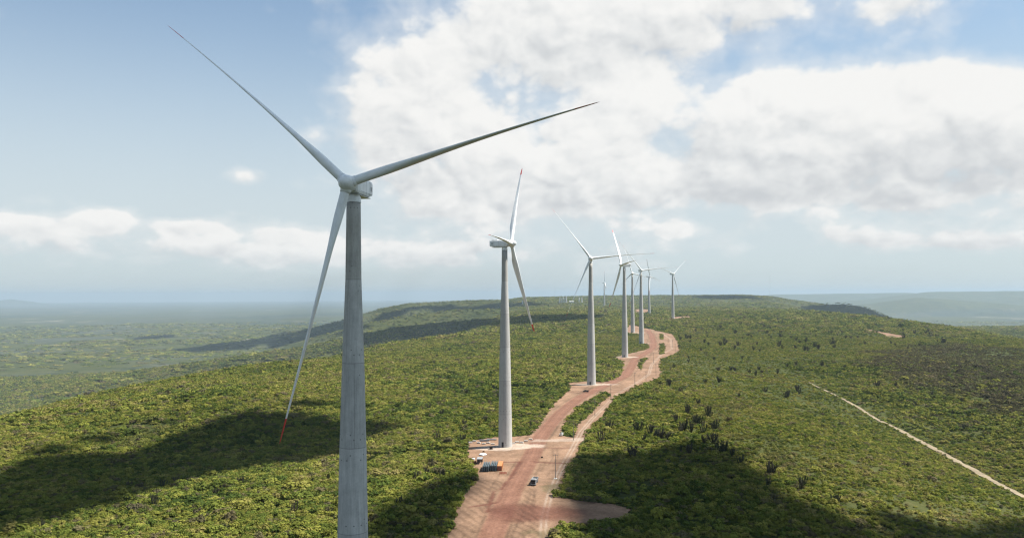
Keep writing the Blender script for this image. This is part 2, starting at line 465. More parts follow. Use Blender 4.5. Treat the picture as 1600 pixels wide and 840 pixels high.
def dirt_sheet(name, polys, holes, cell, label, box=None):
    allp = np.concatenate(polys)
    x0, y0 = allp.min(0) - cell; x1, y1 = allp.max(0) + cell
    nx, ny = int((x1 - x0) / cell) + 1, int((y1 - y0) / cell) + 1
    gx = x0 + np.arange(nx + 1) * cell; gy = y0 + np.arange(ny + 1) * cell
    cxx, cyy = np.meshgrid(gx[:-1] + cell / 2, gy[:-1] + cell / 2)
    wx = cxx + 3.6 * fbm(cxx / 10, cyy / 10, 4, 90); wy = cyy + 3.6 * fbm(cxx / 10, cyy / 10, 4, 95)
    m = np.zeros(cxx.shape, bool)
    for p in polys: m |= in_poly(wx, wy, p)
    for p in holes: m &= ~in_poly(wx, wy, p)
    jj, ii = np.nonzero(m)
    vid = {}
    verts = []; faces = []
    def v(i, j):
        k = (i, j)
        if k not in vid:
            vid[k] = len(verts); verts.append((gx[i], gy[j]))
        return vid[k]
    for i, j in zip(ii, jj):
        faces.append((v(i, j), v(i + 1, j), v(i + 1, j + 1), v(i, j + 1)))
    V = np.array(verts)
    return V, faces

BR = unproject([(838, 802), (800, 800), (905, 800), (868, 762), (870, 838), (735, 800), (724, 830), (880, 688)])
_PP = {}
def _pp(a, b):
    if (a, b) not in _PP: _PP[(a, b)] = unproject([a, b])
    return _PP[(a, b)]
def dirt_attrs(V, mainroad=True):
    X, Y = V[:, 0], V[:, 1]
    z = terr(X, Y) + 0.30 + 0.00008 * np.hypot(X, Y)
    dl, _, sd = poly_near(X, Y, lane_w[:, :3]); dr, _, _ = poly_near(X, Y, side_w[:, :3])
    n1 = fbm(X / 14, Y / 14, 3, 31); xr = .82 * X + .57 * Y + 2.5 * n1; yr = -.57 * X + .82 * Y + 2.5 * fbm(X / 11, Y / 11, 2, 37); n2 = .6 * fbm(xr / 5, yr / 5, 2, 35) + .6 * fbm((xr * .6 - yr * .8) / 3.1, (xr * .8 + yr * .6) / 3.1, 2, 36); n3 = fbm(X / 45, Y / 45, 2, 38)
    tan = np.array([.212, .135, .089]); red = np.array([.205, .106, .073]); pale = np.array([.36, .295, .24]); drk = np.array([.105, .044, .031])
    col = tan[None] * (1 + .30 * n1[:, None] + .18 * n2[:, None])
    hw = 5.0 + 0.5 * n1
    lane = sstep(hw + 1.2, hw - 0.8, dl)
    col = col + (red * (1 + .08 * n2[:, None] + .07 * n3[:, None]) - col) * (lane * .9)[:, None]
    # graded windrows along the lane and wheel ruts
    edge = np.exp(-((dl - hw - .9) / 0.8) ** 2)
    z = z + .22 * lane + .34 * edge * (0.5 + 0.5 * n1) 
    col = col * (1 - .26 * edge * (n3 > -.1))[:, None]
    rut = np.exp(-((np.abs(dr) - 1.0) / .5) ** 2) * sstep(.9, .4, np.abs(n3))
    col = col + (pale * .95 - col) * (rut * .6)[:, None]
    for off, k in ((1.1, .16), (2.9, .22), (4.1, .14)):
        wl = np.exp(-((dl + 1.1 * n3 - off) / .75) ** 2) * (n1 > -.5)
        col = col * (1 - k * wl)[:, None]; z = z - .08 * wl
    for off in (6.5, 8.2, 10.5, 13.0):
        wl = np.exp(-((dl + 2.2 * n3 - off) / .75) ** 2) * sstep(.0, .35, fbm(X / 30, Y / 30, 2, int(off * 10)))
        col = col * (1 - .30 * wl)[:, None]; z = z - .12 * wl
    # pale crushed stone round the tower feet
    for T in TURB[1:]:
        q = np.hypot((X - T['p'][0]) / 1.5, (Y - T['p'][1] + 1) * 1.5)
        g = sstep(15, 9, q + 9 * n1 + 3 * n2)
        col = col + (pale * (1.06 + .2 * n2[:, None]) - col) * (g * .85)[:, None]
    # red patch where the branch leaves the road, dry grass beside the truck
    br = BR
    q = np.hypot((X - br[0][0]) / 24, (Y - br[0][1]) / 15)
    col = col + (drk * (1 + .25 * n1[:, None]) - col) * (sstep(1.15, .45, q + .3 * n1) * .8)[:, None]
    for k, (rx, ry) in ((3, (9, 14)), (4, (12, 12))):
        q = np.hypot((X - br[k][0]) / rx, (Y - br[k][1]) / ry)
        col = col + (np.array([.125, .098, .055]) - col) * (sstep(1.1, .5, q + .5 * n2) * .75)[:, None]
    q = np.hypot((X - br[7][0]) / 24, (Y - br[7][1]) / 6)
    col = col + (pale - col) * (sstep(1.1, .5, q + .5 * n2) * .6)[:, None]
    # bulldozer stripes on the left verge
    ph = (X * .75 + Y * .35) * 2.0 + 3.2 * n1 + 1.2 * n2
    stripes = (np.sin(ph) > .2) * (n3 > -.45) * (dl > hw + 2) * (Y < 400) * (X < 10)
    col = col * (1 - .22 * stripes)[:, None]
    z = z - .06 * stripes + .05 * n2
    # shallow trenches beside the road, their lines darkened in the colour too
    for a, b in (((700 + 72, 768), (700 + 62, 800)), ((775, 786), (735, 792)), ((792, 752), (783, 765)), ((783, 722), (812, 722)), ((812, 722), (795, 750)), ((850, 700), (890, 700)), ((833, 722), (882, 724)),
                 ((893, 613), (926, 614)), ((950, 613), (985, 612))):
        dd, _, _ = poly_near(X, Y, _pp(a, b))
        e = np.exp(-((dd + .6 * n2) / 1.0) ** 2)
        col = col + (drk - col) * (e * .85)[:, None]; z = z - .35 * e
    z = np.maximum(z, terr(X, Y) + .16 + 0.00008 * np.hypot(X, Y))
    return np.column_stack([X, Y, z]), np.clip(col, .02, .9)

m_dirt, t, out = material("red_dirt")
at = t.new('ShaderNodeAttribute', attribute_name='col')
g = t.new('ShaderNodeNewGeometry')
nf = t.noise(g.outputs['Position'], .9, 4, .7); nm = t.noise(g.outputs['Position'], .12, 3, .6)
cc = t.mix(1.0, at.outputs[0], t.ramp(nf, [(.3, (.70, .68, .66)), (.7, (1.20, 1.20, 1.20))]), 'MULTIPLY')
cc = t.mix(1.0, cc, t.ramp(nm, [(.3, (.86, .84, .82)), (.7, (1.1, 1.1, 1.1))]), 'MULTIPLY')
principled(t, out, cc, .95, 0, .1, bump(t, nf, .7, .25))

def make_dirt(name, polys, holes, cell, label):
    V, faces = dirt_sheet(name, polys, holes, cell, label)
    co, col = dirt_attrs(V)
    o = mesh_obj(name, co, faces, m_dirt, smooth=True)
    a = o.data.color_attributes.new('col', 'FLOAT_COLOR', 'POINT')
    a.data.foreach_set('color', np.column_stack([col, np.ones(len(col))]).astype(np.float32).ravel())
    setp(o, 'structure', label)
make_dirt("dirt_road", [clear_w], isles_w, 0.7, "wide red dirt road with cleared verges winding along the ridge")
make_dirt("dirt_clearing", [pads_w[0]], [], 3.0, "pale dirt clearing round the rightmost turbine")
make_dirt("dirt_clearing", [pads_w[1]], [], 4.0, "pink dirt clearing by the far turbine")
make_dirt("dirt_clearing", [pads_w[2]], [], 3.0, "bare dirt clearing on the right hillside")
def ribbon(name, P, width, label):
    n = 160
    L = np.concatenate([[0], np.cumsum(np.hypot(*np.diff(P[:, :2], axis=0).T))])
    s = np.linspace(0, L[-1], n)
    cx = np.interp(s, L, P[:, 0]); cyy = np.interp(s, L, P[:, 1])
    tx = np.gradient(cx); ty = np.gradient(cyy); ln = np.hypot(tx, ty); nxv, nyv = -ty / ln, tx / ln
    rows = []
    for k, o in enumerate((-1, -.5, 0, .5, 1)):
        wv = width * (1 + .55 * fbm(s / 9, s * 0 + k, 3, 3)) * np.clip(.35 + s / L[-1] * 1.3, .35, 1.15) * o
        x = cx + nxv * wv; y = cyy + nyv * wv
        rows.append(np.column_stack([x, y, terr(x, y) + .45]))
    V = np.concatenate(rows); faces = []
    for r in range(4):
        for i in range(n - 1):
            faces.append((r * n + i, r * n + i + 1, (r + 1) * n + i + 1, (r + 1) * n + i)[::-1])
    o = mesh_obj(name, V, faces, m_dirt, smooth=True)
    nn = fbm(V[:, 0] / 10, V[:, 1] / 10, 3, 4)
    col = np.array([.23, .19, .13])[None] * (1 + .3 * nn[:, None])
    a = o.data.color_attributes.new('col', 'FLOAT_COLOR', 'POINT')
    a.data.foreach_set('color', np.column_stack([col, np.ones(len(col))]).astype(np.float32).ravel())
    setp(o, 'structure', label)
ribbon("dirt_track", track_w, 2.5, "narrow pale track running down the right flank")

# ------------------------------------------------------------------ haze
def build_haze():
    lo, hi = -372.0, 150.0
    S = 49000.0
    v = [(x, y, z) for x in (-S, S) for y in (-S, S) for z in (lo, hi)]
    f = [(0, 1, 3, 2), (4, 6, 7, 5), (0, 4, 5, 1), (2, 3, 7, 6), (0, 2, 6, 4), (1, 5, 7, 3)]
    m, t, out = material("haze_air")
    p = t.new('ShaderNodeVolumePrincipled')
    p.inputs['Color'].default_value = (.47, .595, .69, 1)
    p.inputs['Density'].default_value = 5.4e-5
    p.inputs['Anisotropy'].default_value = 0.1
    t.l.new(p.outputs[0], out.inputs['Volume'])
    o = mesh_obj("haze", v, f, m)
    setp(o, 'stuff', "pale air haze over the whole landscape")
build_haze()

# ------------------------------------------------------------------ unseen clouds, shaped and placed to shade the ground (above the haze, overhead)
m_cloud, t, out = material("cloud_white")
dff = t.new('ShaderNodeBsdfDiffuse'); dff.inputs[0].default_value = (.92, .92, .92, 1)
t.l.new(dff.outputs[0], out.inputs[0])
def ico(sub=2):
    bm = bmesh.new(); bmesh.ops.create_icosphere(bm, subdivisions=sub, radius=1.0)
    v = np.array([q.co[:] for q in bm.verts]); f = np.array([[a.index for a in p.verts] for p in bm.faces]); bm.free()
    return v, f
ICO_V, ICO_F = ico(2)
def make_cloud(poly_xyz, alt, rmin, rmax, n, seed):
    rg = np.random.default_rng(seed)
    P = np.asarray(poly_xyz, float)
    z0 = P[:, 2].mean()
    mid = P.mean(0); reach = np.hypot(*(mid[:2] + SUN_DIR[:2] * (alt - z0) / SUN_DIR[2]))
    print("cloud", seed, "Y range", P[:, 1].min().round(), P[:, 1].max().round(), "elev", round(math.degrees(math.atan2(alt, reach)), 1))
    if math.degrees(math.atan2(alt, reach)) < 25: return
    poly = P[:, :2]
    lo = poly.min(0); hi = poly.max(0)
    sp = max((hi[0] - lo[0]), (hi[1] - lo[1])) 
    X = rg.uniform(lo[0], hi[0], n * 30); Y = rg.uniform(lo[1], hi[1], n * 30)
    m = in_poly(X, Y, poly); X, Y = X[m][:n], Y[m][:n]
    ed = edge_dist(X, Y, poly)
    vs, fs = [], []; off = 0
    fray = fbm(X / (rmax * .8), Y / (rmax * .8), 3, seed + 300)
    for x, y, e, fr in zip(X, Y, ed, fray):
        if e < rmax * .55 and fr < -.30: continue
        r = min(max(e * 1.02, rmin), rmax)
        h = (alt - z0) / SUN_DIR[2]
        q = ICO_V * np.array([r, r, r * .55])
        q = q * (1 + .10 * fbm(ICO_V[:, 0] * 2 + x, ICO_V[:, 1] * 2 + ICO_V[:, 2] + y, 2, 2))[:, None]
        c = np.array([x, y, z0]) + SUN_DIR * h
        c[2] += min(e, rmax) * .15
        vs.append(q + c); fs.append(ICO_F + off); off += len(ICO_V)
    o = mesh_obj("cloud", np.concatenate(vs), np.concatenate(fs).tolist(), m_cloud, smooth=True)
    setp(o, 'structure', "white cumulus cloud out of view, shaped and placed to shade the ground below")
SH_A = [(-90, 800), (-60, 775), (0, 752), (60, 706), (132, 689), (166, 686), (189, 706), (205, 716), (245, 702), (291, 676), (361, 651), (430, 636), (500, 626), (470, 646), (470, 655), (530, 664), (600, 662), (618, 675), (560, 690), (530, 712),
        (470, 722), (397, 732), (298, 752), (248, 767), (150, 795), (60, 822), (-90, 850)]
SH_B = [(888, 716), (900, 710), (940, 711), (990, 713), (1040, 700), (1075, 691), (1110, 698), (1140, 708), (1165, 730), (1200, 760), (1240, 781), (1262, 792), (1300, 802), (1330, 816), (1380, 840), (1500, 900), (1100, 930), (960, 930), (925, 840), (915, 800), (893, 775)]
SH_C = [(1312, 787), (1377, 796), (1428, 811), (1475, 828), (1540, 824), (1600, 817), (1700, 830), (1720, 900), (1450, 900), (1370, 828)]
SH_E = [(575, 808), (620, 782), (690, 750), (738, 738), (742, 752), (715, 792), (690, 870), (560, 890)]
SH_D = [(545, 547), (560, 525), (600, 514), (680, 504), (780, 499), (900, 494), (955, 492), (900, 501), (780, 513), (700, 521), (620, 533)]
SH_D2 = [(265, 546), (315, 541), (350, 535.5), (420, 527), (455, 515), (535, 511), (545, 526), (472, 533), (420, 535), (350, 548), (315, 549.5)]
SH_D3 = [(570, 506), (600, 491), (640, 481), (700, 477), (780, 475), (860, 476), (850, 480), (780, 482), (740, 485), (680, 483), (640, 490), (600, 504)]
SH_D4 = [(208, 529), (235, 525), (275, 523), (270, 526), (235, 530)]
SH_D5 = [(20, 503), (60, 499), (115, 500), (110, 503), (60, 505)]
SH_D6 = [(-20, 492), (80, 488), (200, 483), (330, 484), (280, 488), (160, 491), (60, 497)]
SH_D7 = [(1268, 492), (1278, 478), (1300, 474), (1325, 479), (1346, 488), (1330, 493)]
SH_D8 = [(1487, 526), (1530, 523), (1600, 526), (1600, 533), (1540, 531)]
make_cloud(unproject(SH_A), 1050, 9, 60, 420, 1)
make_cloud(unproject(SH_B), 1050, 7, 45, 320, 2)
make_cloud(unproject(SH_C), 1050, 7, 40, 160, 3)
make_cloud(unproject(SH_E), 1050, 5, 25, 120, 4)
make_cloud(unproject(SH_D), 2300, 25, 160, 300, 5)
make_cloud(unproject(SH_D2), 3300, 30, 200, 300, 6)
make_cloud(unproject(SH_D3), 3400, 40, 200, 260, 7)
make_cloud(unproject(SH_D4), 3400, 50, 200, 80, 8)
make_cloud(unproject(SH_D6), 6000, 100, 900, 200, 10)
make_cloud([(1560, 4250, -80), (1750, 4180, -90), (2000, 4200, -100), (2250, 4350, -150), (2150, 4560, -90), (1800, 4600, -60), (1600, 4500, -70)], 3000, 30, 120, 120, 11)  # cloud added to darken the knob hill
make_cloud([(1180, 5050, -60), (1330, 4980, -60), (1560, 5050, -60), (1580, 5350, -40), (1300, 5420, -30), (1180, 5300, -40)], 3400, 30, 120, 120, 13)  # cloud added to lay a dark patch on the far plateau
make_cloud([(-260, -60, -94), (160, -60, -94), (190, 215, -94), (60, 262, -94), (-60, 272, -94), (-260, 265, -94)], 900, 12, 60, 330, 12)  # keeps the nearest turbine shaded, widened to dim the bounce from below

# ------------------------------------------------------------------ wind turbines
TW = [(0, 4.15), (19.6, 3.86), (39.2, 3.52), (58.8, 3.12), (78.4, 2.60), (98.0, 1.88), (116.2, 1.68)]
def tower_mesh():
    V, F, UV, TONE = [], [], [], []
    N = 64
    tones = [1.03, .98, 1.05, .95, 1.0, .90]
    rows = []
    for k in range(len(TW) - 1):
        (z0, r0), (z1, r1) = TW[k], TW[k + 1]
        rows += [(z0 + .01, r0, k)]
        for q in (.25, .5, .75): rows.append((z0 + (z1 - z0) * q, r0 + (r1 - r0) * q, k))
        rows += [(z1 - .01, r1, k)]
    for (z, r, k) in rows:
        for i in range(N):
            a = 2 * math.pi * i / N
            V.append((r * math.cos(a), r * math.sin(a), z)); TONE.append(tones[k])
    top = len(V); V.append((0, 0, TW[-1][0])); TONE.append(.9)
    for j in range(len(rows) - 1):
        for i in range(N):
            F.append((j * N + i, j * N + (i + 1) % N, (j + 1) * N + (i + 1) % N, (j + 1) * N + i))
            UV.append([(i / N, rows[j][0] + rows[j][2] * .0), ((i + 1) / N, rows[j][0]), ((i + 1) / N, rows[j + 1][0]), (i / N, rows[j + 1][0])])
    b = (len(rows) - 1) * N
    for i in range(N):
        F.append((b + i, b + (i + 1) % N, top)); UV.append([(0, 117)] * 3)
    return V, F, UV, TONE
def tower_mat(name, lo, hi):
    m, t, out = material(name)
    uv = t.new('ShaderNodeUVMap', uv_map='uv'); s = t.new('ShaderNodeSeparateXYZ'); t.l.new(uv.outputs[0], s.inputs[0])
    U, Vz = s.outputs[0], s.outputs[1]
    tone = t.new('ShaderNodeAttribute', attribute_name='tone')
    tc = t.new('ShaderNodeTexCoord'); O = tc.outputs['Object']
    stv = t.vmath('MULTIPLY', O, (1.2, 1.2, .09))
    streak = t.noise(stv, 1.1, 6, .72); blot = t.noise(O, .30, 6, .68); fine = t.noise(O, 3.0, 3, .6)
    f = t.math('ADD', t.math('MULTIPLY', streak, .5), t.math('ADD', t.math('MULTIPLY', blot, .35), t.math('MULTIPLY', fine, .15)))
    col = t.ramp(f, [(.33, lo), (.66, hi)])
    col = t.mix(1.0, col, tone.outputs[0], 'MULTIPLY')
    seg = t.math('FLOOR', t.math('DIVIDE', Vz, 19.6))
    # vertical shell joints: three per ring, turned from ring to ring
    us = t.math('FRACT', t.math('ADD', t.math('MULTIPLY', U, 3.0), t.math('MULTIPLY', seg, .37)))
    vl = t.math('LESS_THAN', t.math('ABSOLUTE', t.math('SUBTRACT', us, .5)), .008)
    # ring joints
    fz = t.math('FRACT', t.math('DIVIDE', Vz, 19.6))
    rl = t.math('LESS_THAN', t.math('MINIMUM', fz, t.math('SUBTRACT', 1.0, fz)), .0042)
    line = t.math('MAXIMUM', vl, rl)
    # lifting and tie-rod holes: rows of dots near ring ends
    dots = None
    for row, cnt in ((.10, 12.0), (.16, 6.0), (.86, 12.0), (.92, 6.0)):
        du = t.math('SUBTRACT', t.math('FRACT', t.math('MULTIPLY', U, cnt)), .5)
        du = t.math('MULTIPLY', du, 20.0 / cnt)
        dz = t.math('MULTIPLY', t.math('SUBTRACT', fz, row), 19.6)
        q = t.math('LESS_THAN', t.math('ADD', t.math('MULTIPLY', du, du), t.math('MULTIPLY', dz, dz)), .030)
        dots = q if dots is None else t.math('MAXIMUM', dots, q)
    nn = t.math('GREATER_THAN', t.noise(O, .35, 1, .5), .44)
    dots = t.math('MULTIPLY', dots, nn)
    col = t.mix(t.math('MULTIPLY', line, .42), col, (.05, .05, .05))
    col = t.mix(t.math('MULTIPLY', dots, .65), col, (.06, .06, .06))
    principled(t, out, col, .85, 0, .2, bump(t, f, .25, .05))
    return m
m_tower = tower_mat("tower_concrete", (.33, .322, .305), (.45, .44, .42))
m_tower_near = tower_mat("tower_concrete_grey", (.27, .266, .25), (.56, .548, .52))
m_white, t, out = material("white_gelcoat")
tc = t.new('ShaderNodeTexCoord')
principled(t, out, t.ramp(t.noise(t.vmath('MULTIPLY', tc.outputs['Object'], (1, 1, .35)), .7, 5, .65), [(.3, (.62, .625, .615)), (.5, (.74, .745, .74)), (.7, (.80, .81, .81))]), .38, 0, .4)
m_red, t, out = material("red_tip_paint"); principled(t, out, (.58, .035, .03), .45)
m_seam, t, out = material("grey_seam"); principled(t, out, (.22, .225, .23), .6)
m_dark, t, out = material("dark_opening"); principled(t, out, (.02, .02, .022), .7)

tv, tf, tuv, tton = tower_mesh()
tower_me = bpy.data.meshes.new("tower"); tower_me.from_pydata(tv, [], tf)
ul = tower_me.uv_layers.new(name='uv')
ul.data.foreach_set('uv', np.array([c for f in tuv for c in f], dtype=np.float32).ravel())
ta = tower_me.color_attributes.new('tone', 'FLOAT_COLOR', 'POINT')
ta.data.foreach_set('color', np.array([(q, q * (1.0 if q > .9 else .98), q * (1.0 if q > .9 else .95), 1) for q in tton], dtype=np.float32).ravel())
tower_me.polygons.foreach_set('use_smooth', [True] * len(tower_me.polygons))
tower_me.materials.append(m_tower)

def bm_obj(name, bm, mat, parent=None, smooth=False):
    me = bpy.data.meshes.new(name); bm.to_mesh(me); bm.free()
    if mat: me.materials.append(mat)
    if smooth: me.polygons.foreach_set('use_smooth', [True] * len(me.polygons))
    o = bpy.data.objects.new(name, me); COL.objects.link(o)
    if parent: o.parent = parent
    return o
def add_box(bm, c, s, bev=0.0, rot=None, seg=2):
    r = bmesh.ops.create_cube(bm, size=1.0)
    vs = r['verts']
    bmesh.ops.scale(bm, vec=s, verts=vs)
    if bev > 0:
        es = list({e for v in vs for e in v.link_edges})
        q = bmesh.ops.bevel(bm, geom=es, offset=bev, segments=seg, affect='EDGES', profile=.5)
        vs = list({v for f in q['faces'] for v in f.verts} | {v for v in vs if v.is_valid})
    if rot is not None: bmesh.ops.rotate(bm, cent=(0, 0, 0), matrix=rot, verts=vs)
    bmesh.ops.translate(bm, vec=c, verts=vs)
    return vs
def add_tube(bm, a, b, r0, r1=None, n=12):
    a, b = Vector(a), Vector(b); d = b - a
    q = bmesh.ops.create_cone(bm, cap_ends=True, segments=n, radius1=r0, radius2=r0 if r1 is None else r1, depth=d.length)
    M = Matrix.Translation((a + b) / 2) @ d.to_track_quat('Z', 'Y').to_matrix().to_4x4()
    bmesh.ops.transform(bm, matrix=M, verts=q['verts'])
    return q['verts']

RAD = 61.0
def airfoil(t_ratio, n=12):
    """closed outline, chord from -0.3 (leading) to 0.7 (trailing), unit chord"""
    xs = [(1 - math.cos(math.pi * i / n)) / 2 for i in range(n + 1)]
    def th(x): return 5 * t_ratio * (.2969 * math.sqrt(x) - .126 * x - .3516 * x * x + .2843 * x ** 3 - .1015 * x ** 4)
    up = [(x, th(x) + .03 * math.sin(math.pi * x)) for x in xs]; dn = [(x, -th(x) + .03 * math.sin(math.pi * x)) for x in xs]
    return up + dn[-2:0:-1]
def blade_sections():
    N = 12; S = []
    out = []
    for s in [0.0, .02, .045, .08, .12, .16, .2, .25, .3, .38, .46, .55, .64, .73, .82, .90]:
        out.append(s)
    return out
def chord(s):
    return float(np.interp(s, [0, .04, .10, .18, .24, .35, .5, .7, .85, .95, .985, 1], [2.3, 2.3, 2.75, 3.45, 3.4, 2.9, 2.2, 1.55, 1.1, .8, .5, .1]))
def thick(s):
    return float(np.interp(s, [0, .04, .10, .18, .25, .4, .6, 1], [1, 1, .78, .48, .36, .27, .21, .17]))
def blade_ring(s, sag=0.0):
    c = chord(s); tr = thick(s)
    circ = float(np.interp(s, [.03, .16], [1, 0])); circ = max(0, min(1, circ))
    tw = math.radians(float(np.interp(s, [0, .2, .5, 1], [-7, -6, -2, 1])))
    pts = airfoil(tr if circ < 1 else .5)
    n = len(pts); ring = []
    for i, (x, y) in enumerate(pts):
        ax, ay = (x - .32) * c, y * c
        a = 2 * math.pi * i / n
        cx_, cy_ = -math.cos(a) * 1.08, math.sin(a) * 1.08
        px, py = cx_ * circ + ax * (1 - circ), cy_ * circ + ay * (1 - circ)
        # chord runs along Y (parallel to the shaft when feathered), thickness along X
        X, Y = py, px
        ring.append((X * math.cos(tw) - Y * math.sin(tw) + sag * s ** 2.2, X * math.sin(tw) + Y * math.cos(tw) - 1.6 * s * s, 1.4 + s * (RAD - 1.4)))
    return ring
RED0 = .905
def blade_mesh(sag, full):
    ss = [0, .02, .045, .07, .1, .13, .16, .2, .25, .3, .37, .44, .52, .6, .68, .76, .84, RED0, .94, .97, .985, .995, 1.0]
    rings = [blade_ring(s, sag) for s in ss]
    n = len(rings[0])
    V = [p for r in rings for p in r]; F = []; Rd = []
    for j in range(len(rings) - 1):
        for i in range(n):
            i2 = (i + 1) % n
            f = (j * n + i, j * n + i2, (j + 1) * n + i2, (j + 1) * n + i)
            # red band: from a fifth of the chord back to the trailing edge
            if ss[j] >= RED0 - 1e-6 and (full or i < 3 or i >= 12): Rd.append(f)
            else: F.append(f)
    F.append(tuple(range(n))[::-1]); F.append(tuple((len(rings) - 1) * n + i for i in range(n)))
    return V, F, Rd
def sub_mesh(name, V, F, mat):
    used = sorted({i for f in F for i in f}); mp = {k: i for i, k in enumerate(used)}
    me = bpy.data.meshes.new(name)
    me.from_pydata([V[k] for k in used], [], [tuple(mp[i] for i in f) for f in F])
    me.polygons.foreach_set('use_smooth', [True] * len(me.polygons)); me.materials.append(mat)
    bm = bmesh.new(); bm.from_mesh(me); bmesh.ops.recalc_face_normals(bm, faces=bm.faces); bm.to_mesh(me); bm.free()
    return me
def make_blade(sag, full):
    V, F, Rd = blade_mesh(sag, full)
    return sub_mesh("blade", V, F, m_white), sub_mesh("red_tip", V, Rd, m_red)

def nacelle_mesh():
    bm = bmesh.new()
    # rounded box lofted along Y: nose end at y=-2.2, rear at 8.8
    secs = [(-2.3, 1.35, 1.35, .0), (-1.9, 1.75, 1.75, .0), (-0.8, 2.0, 2.0, .05), (1.5, 2.05, 2.1, .1), (6.5, 2.0, 2.05, .15), (8.6, 1.85, 1.75, .30), (8.9, 1.7, 1.55, .34)]
    rows = []
    for (y, w, h, dz) in secs:
        ring = []
        for i in range(32):
            a = 2 * math.pi * i / 32
            p = 9.0
            ca, sa = math.cos(a), math.sin(a)
            k = (abs(ca) ** p + abs(sa) ** p) ** (-1 / p)
            ring.append(bm.verts.new((ca * k * w, y, sa * k * h + dz)))
        rows.append(ring)
    for a, b in zip(rows, rows[1:]):
        for i in range(32): bm.faces.new((a[i], a[(i + 1) % 32], b[(i + 1) % 32], b[i]))
    bm.faces.new(rows[0]); bm.faces.new(rows[-1][::-1])
    add_box(bm, (0, 5.9, 2.45), (2.6, 3.4, .5), .12)
    add_box(bm, (0, 3.0, -2.08), (3.5, 9.0, .12), .03)     # the bottom lip
    bmesh.ops.recalc_face_normals(bm, faces=bm.faces)
    me = bpy.data.meshes.new("nacelle"); bm.to_mesh(me); bm.free()
    me.materials.append(m_white)
    return me
nac_me = nacelle_mesh()
def mast_mesh():
    bm = bmesh.new()
    add_tube(bm, (.6, 7.9, 2.0), (.6, 7.9, 4.3), .05); add_tube(bm, (-.6, 7.9, 2.0), (-.6, 7.9, 4.3), .05); add_tube(bm, (-.9, 7.9, 3.9), (.9, 7.9, 3.9), .04)
    me = bpy.data.meshes.new("wind_vane"); bm.to_mesh(me); bm.free(); me.materials.append(m_white); return me
mast_me = mast_mesh()
def ring_mesh():
    bm = bmesh.new()
    add_tube(bm, (0, 0, 116.25), (0, 0, 117.55), 1.78, 1.72, 48)
    add_tube(bm, (0, 0, 117.56), (0, 0, 118.1), 1.45, 1.45, 48)
    me = bpy.data.meshes.new("yaw_ring"); bm.to_mesh(me); bm.free(); me.materials.append(m_white)
    return me
ring_me = ring_mesh()
def hub_mesh():
    bm = bmesh.new()
    # spinner: a lathe about Y, with three blade sockets
    prof = [(-3.0, .02), (-2.95, .45), (-2.7, .92), (-2.2, 1.38), (-1.4, 1.74), (-.4, 1.9), (.8, 1.88), (1.7, 1.7), (1.9, 1.5)]
    rows = []
    for (y, r) in prof:
        rows.append([bm.verts.new((r * math.cos(2 * math.pi * i / 36), y, r * math.sin(2 * math.pi * i / 36))) for i in range(36)])
    for a, b in zip(rows, rows[1:]):
        for i in range(36): bm.faces.new((a[i], a[(i + 1) % 36], b[(i + 1) % 36], b[i]))
    bm.faces.new(rows[0]); bm.faces.new(rows[-1])
    for k in range(3):
        a = 2 * math.pi * k / 3
        d = Vector((math.sin(a), 0, math.cos(a)))
        add_tube(bm, d * .8, d * 2.3, 1.38, 1.16, 32)
    bmesh.ops.recalc_face_normals(bm, faces=bm.faces)
    me = bpy.data.meshes.new("hub"); bm.to_mesh(me); bm.free()
    me.polygons.foreach_set('use_smooth', [len(p.vertices) == 4 for p in me.polygons])
    me.materials.append(m_white)
    return me
hub_me = hub_mesh()
def door_mesh():
    bm = bmesh.new()
    a = R(-112)
    for da, w in ((0, 1),):
        r = 4.12
        add_box(bm, (0, 0, 0), (.30, 1.25, 3.0), .02)
    bmesh.ops.rotate(bm, cent=(0, 0, 0), matrix=Matrix.Rotation(a, 3, 'Z'), verts=bm.verts)
    bmesh.ops.translate(bm, vec=(4.07 * math.cos(a), 4.07 * math.sin(a), 2.1), verts=bm.verts)
    me = bpy.data.meshes.new("door"); bm.to_mesh(me); bm.free(); me.materials.append(m_dark)
    return me
door_me = door_mesh()

def child(name, me, parent, M=None):
    o = bpy.data.objects.new(name, me); COL.objects.link(o); o.parent = parent
    if M is not None: o.matrix_local = M
    return o
OVER = 4.3
bm = bmesh.new(); add_tube(bm, (0, 0, 1.36), (0, 0, 1.58), 1.17, 1.17, 32)
for i in range(24): add_tube(bm, (1.19 * math.cos(i * .2618), 1.19 * math.sin(i * .2618), 1.38), (1.19 * math.cos(i * .2618), 1.19 * math.sin(i * .2618), 1.62), .03, .03, 5)
collar_me = bpy.data.meshes.new("root_collar"); bm.to_mesh(collar_me); bm.free(); collar_me.materials.append(m_seam)
bm = bmesh.new()
for i in range(7): add_box(bm, (0, 8.93, -.6 + i * .26), (2.0, .08, .12), .02)
for s_ in (-1, 1):
    add_box(bm, (s_ * 2.035, 3.2, .1), (.035, .05, 3.6)); add_box(bm, (s_ * 2.01, 6.1, .15), (.06, .05, 3.4)); add_box(bm, (s_ * 2.03, 3.6, -1.2), (.05, 8.0, .05))
    for i in range(5): add_box(bm, (s_ * 2.02, 7.2, -.3 + i * .22), (.07, 1.1, .1), .02)
vent_me = bpy.data.meshes.new("vent"); bm.to_mesh(vent_me); bm.free(); vent_me.materials.append(m_seam)
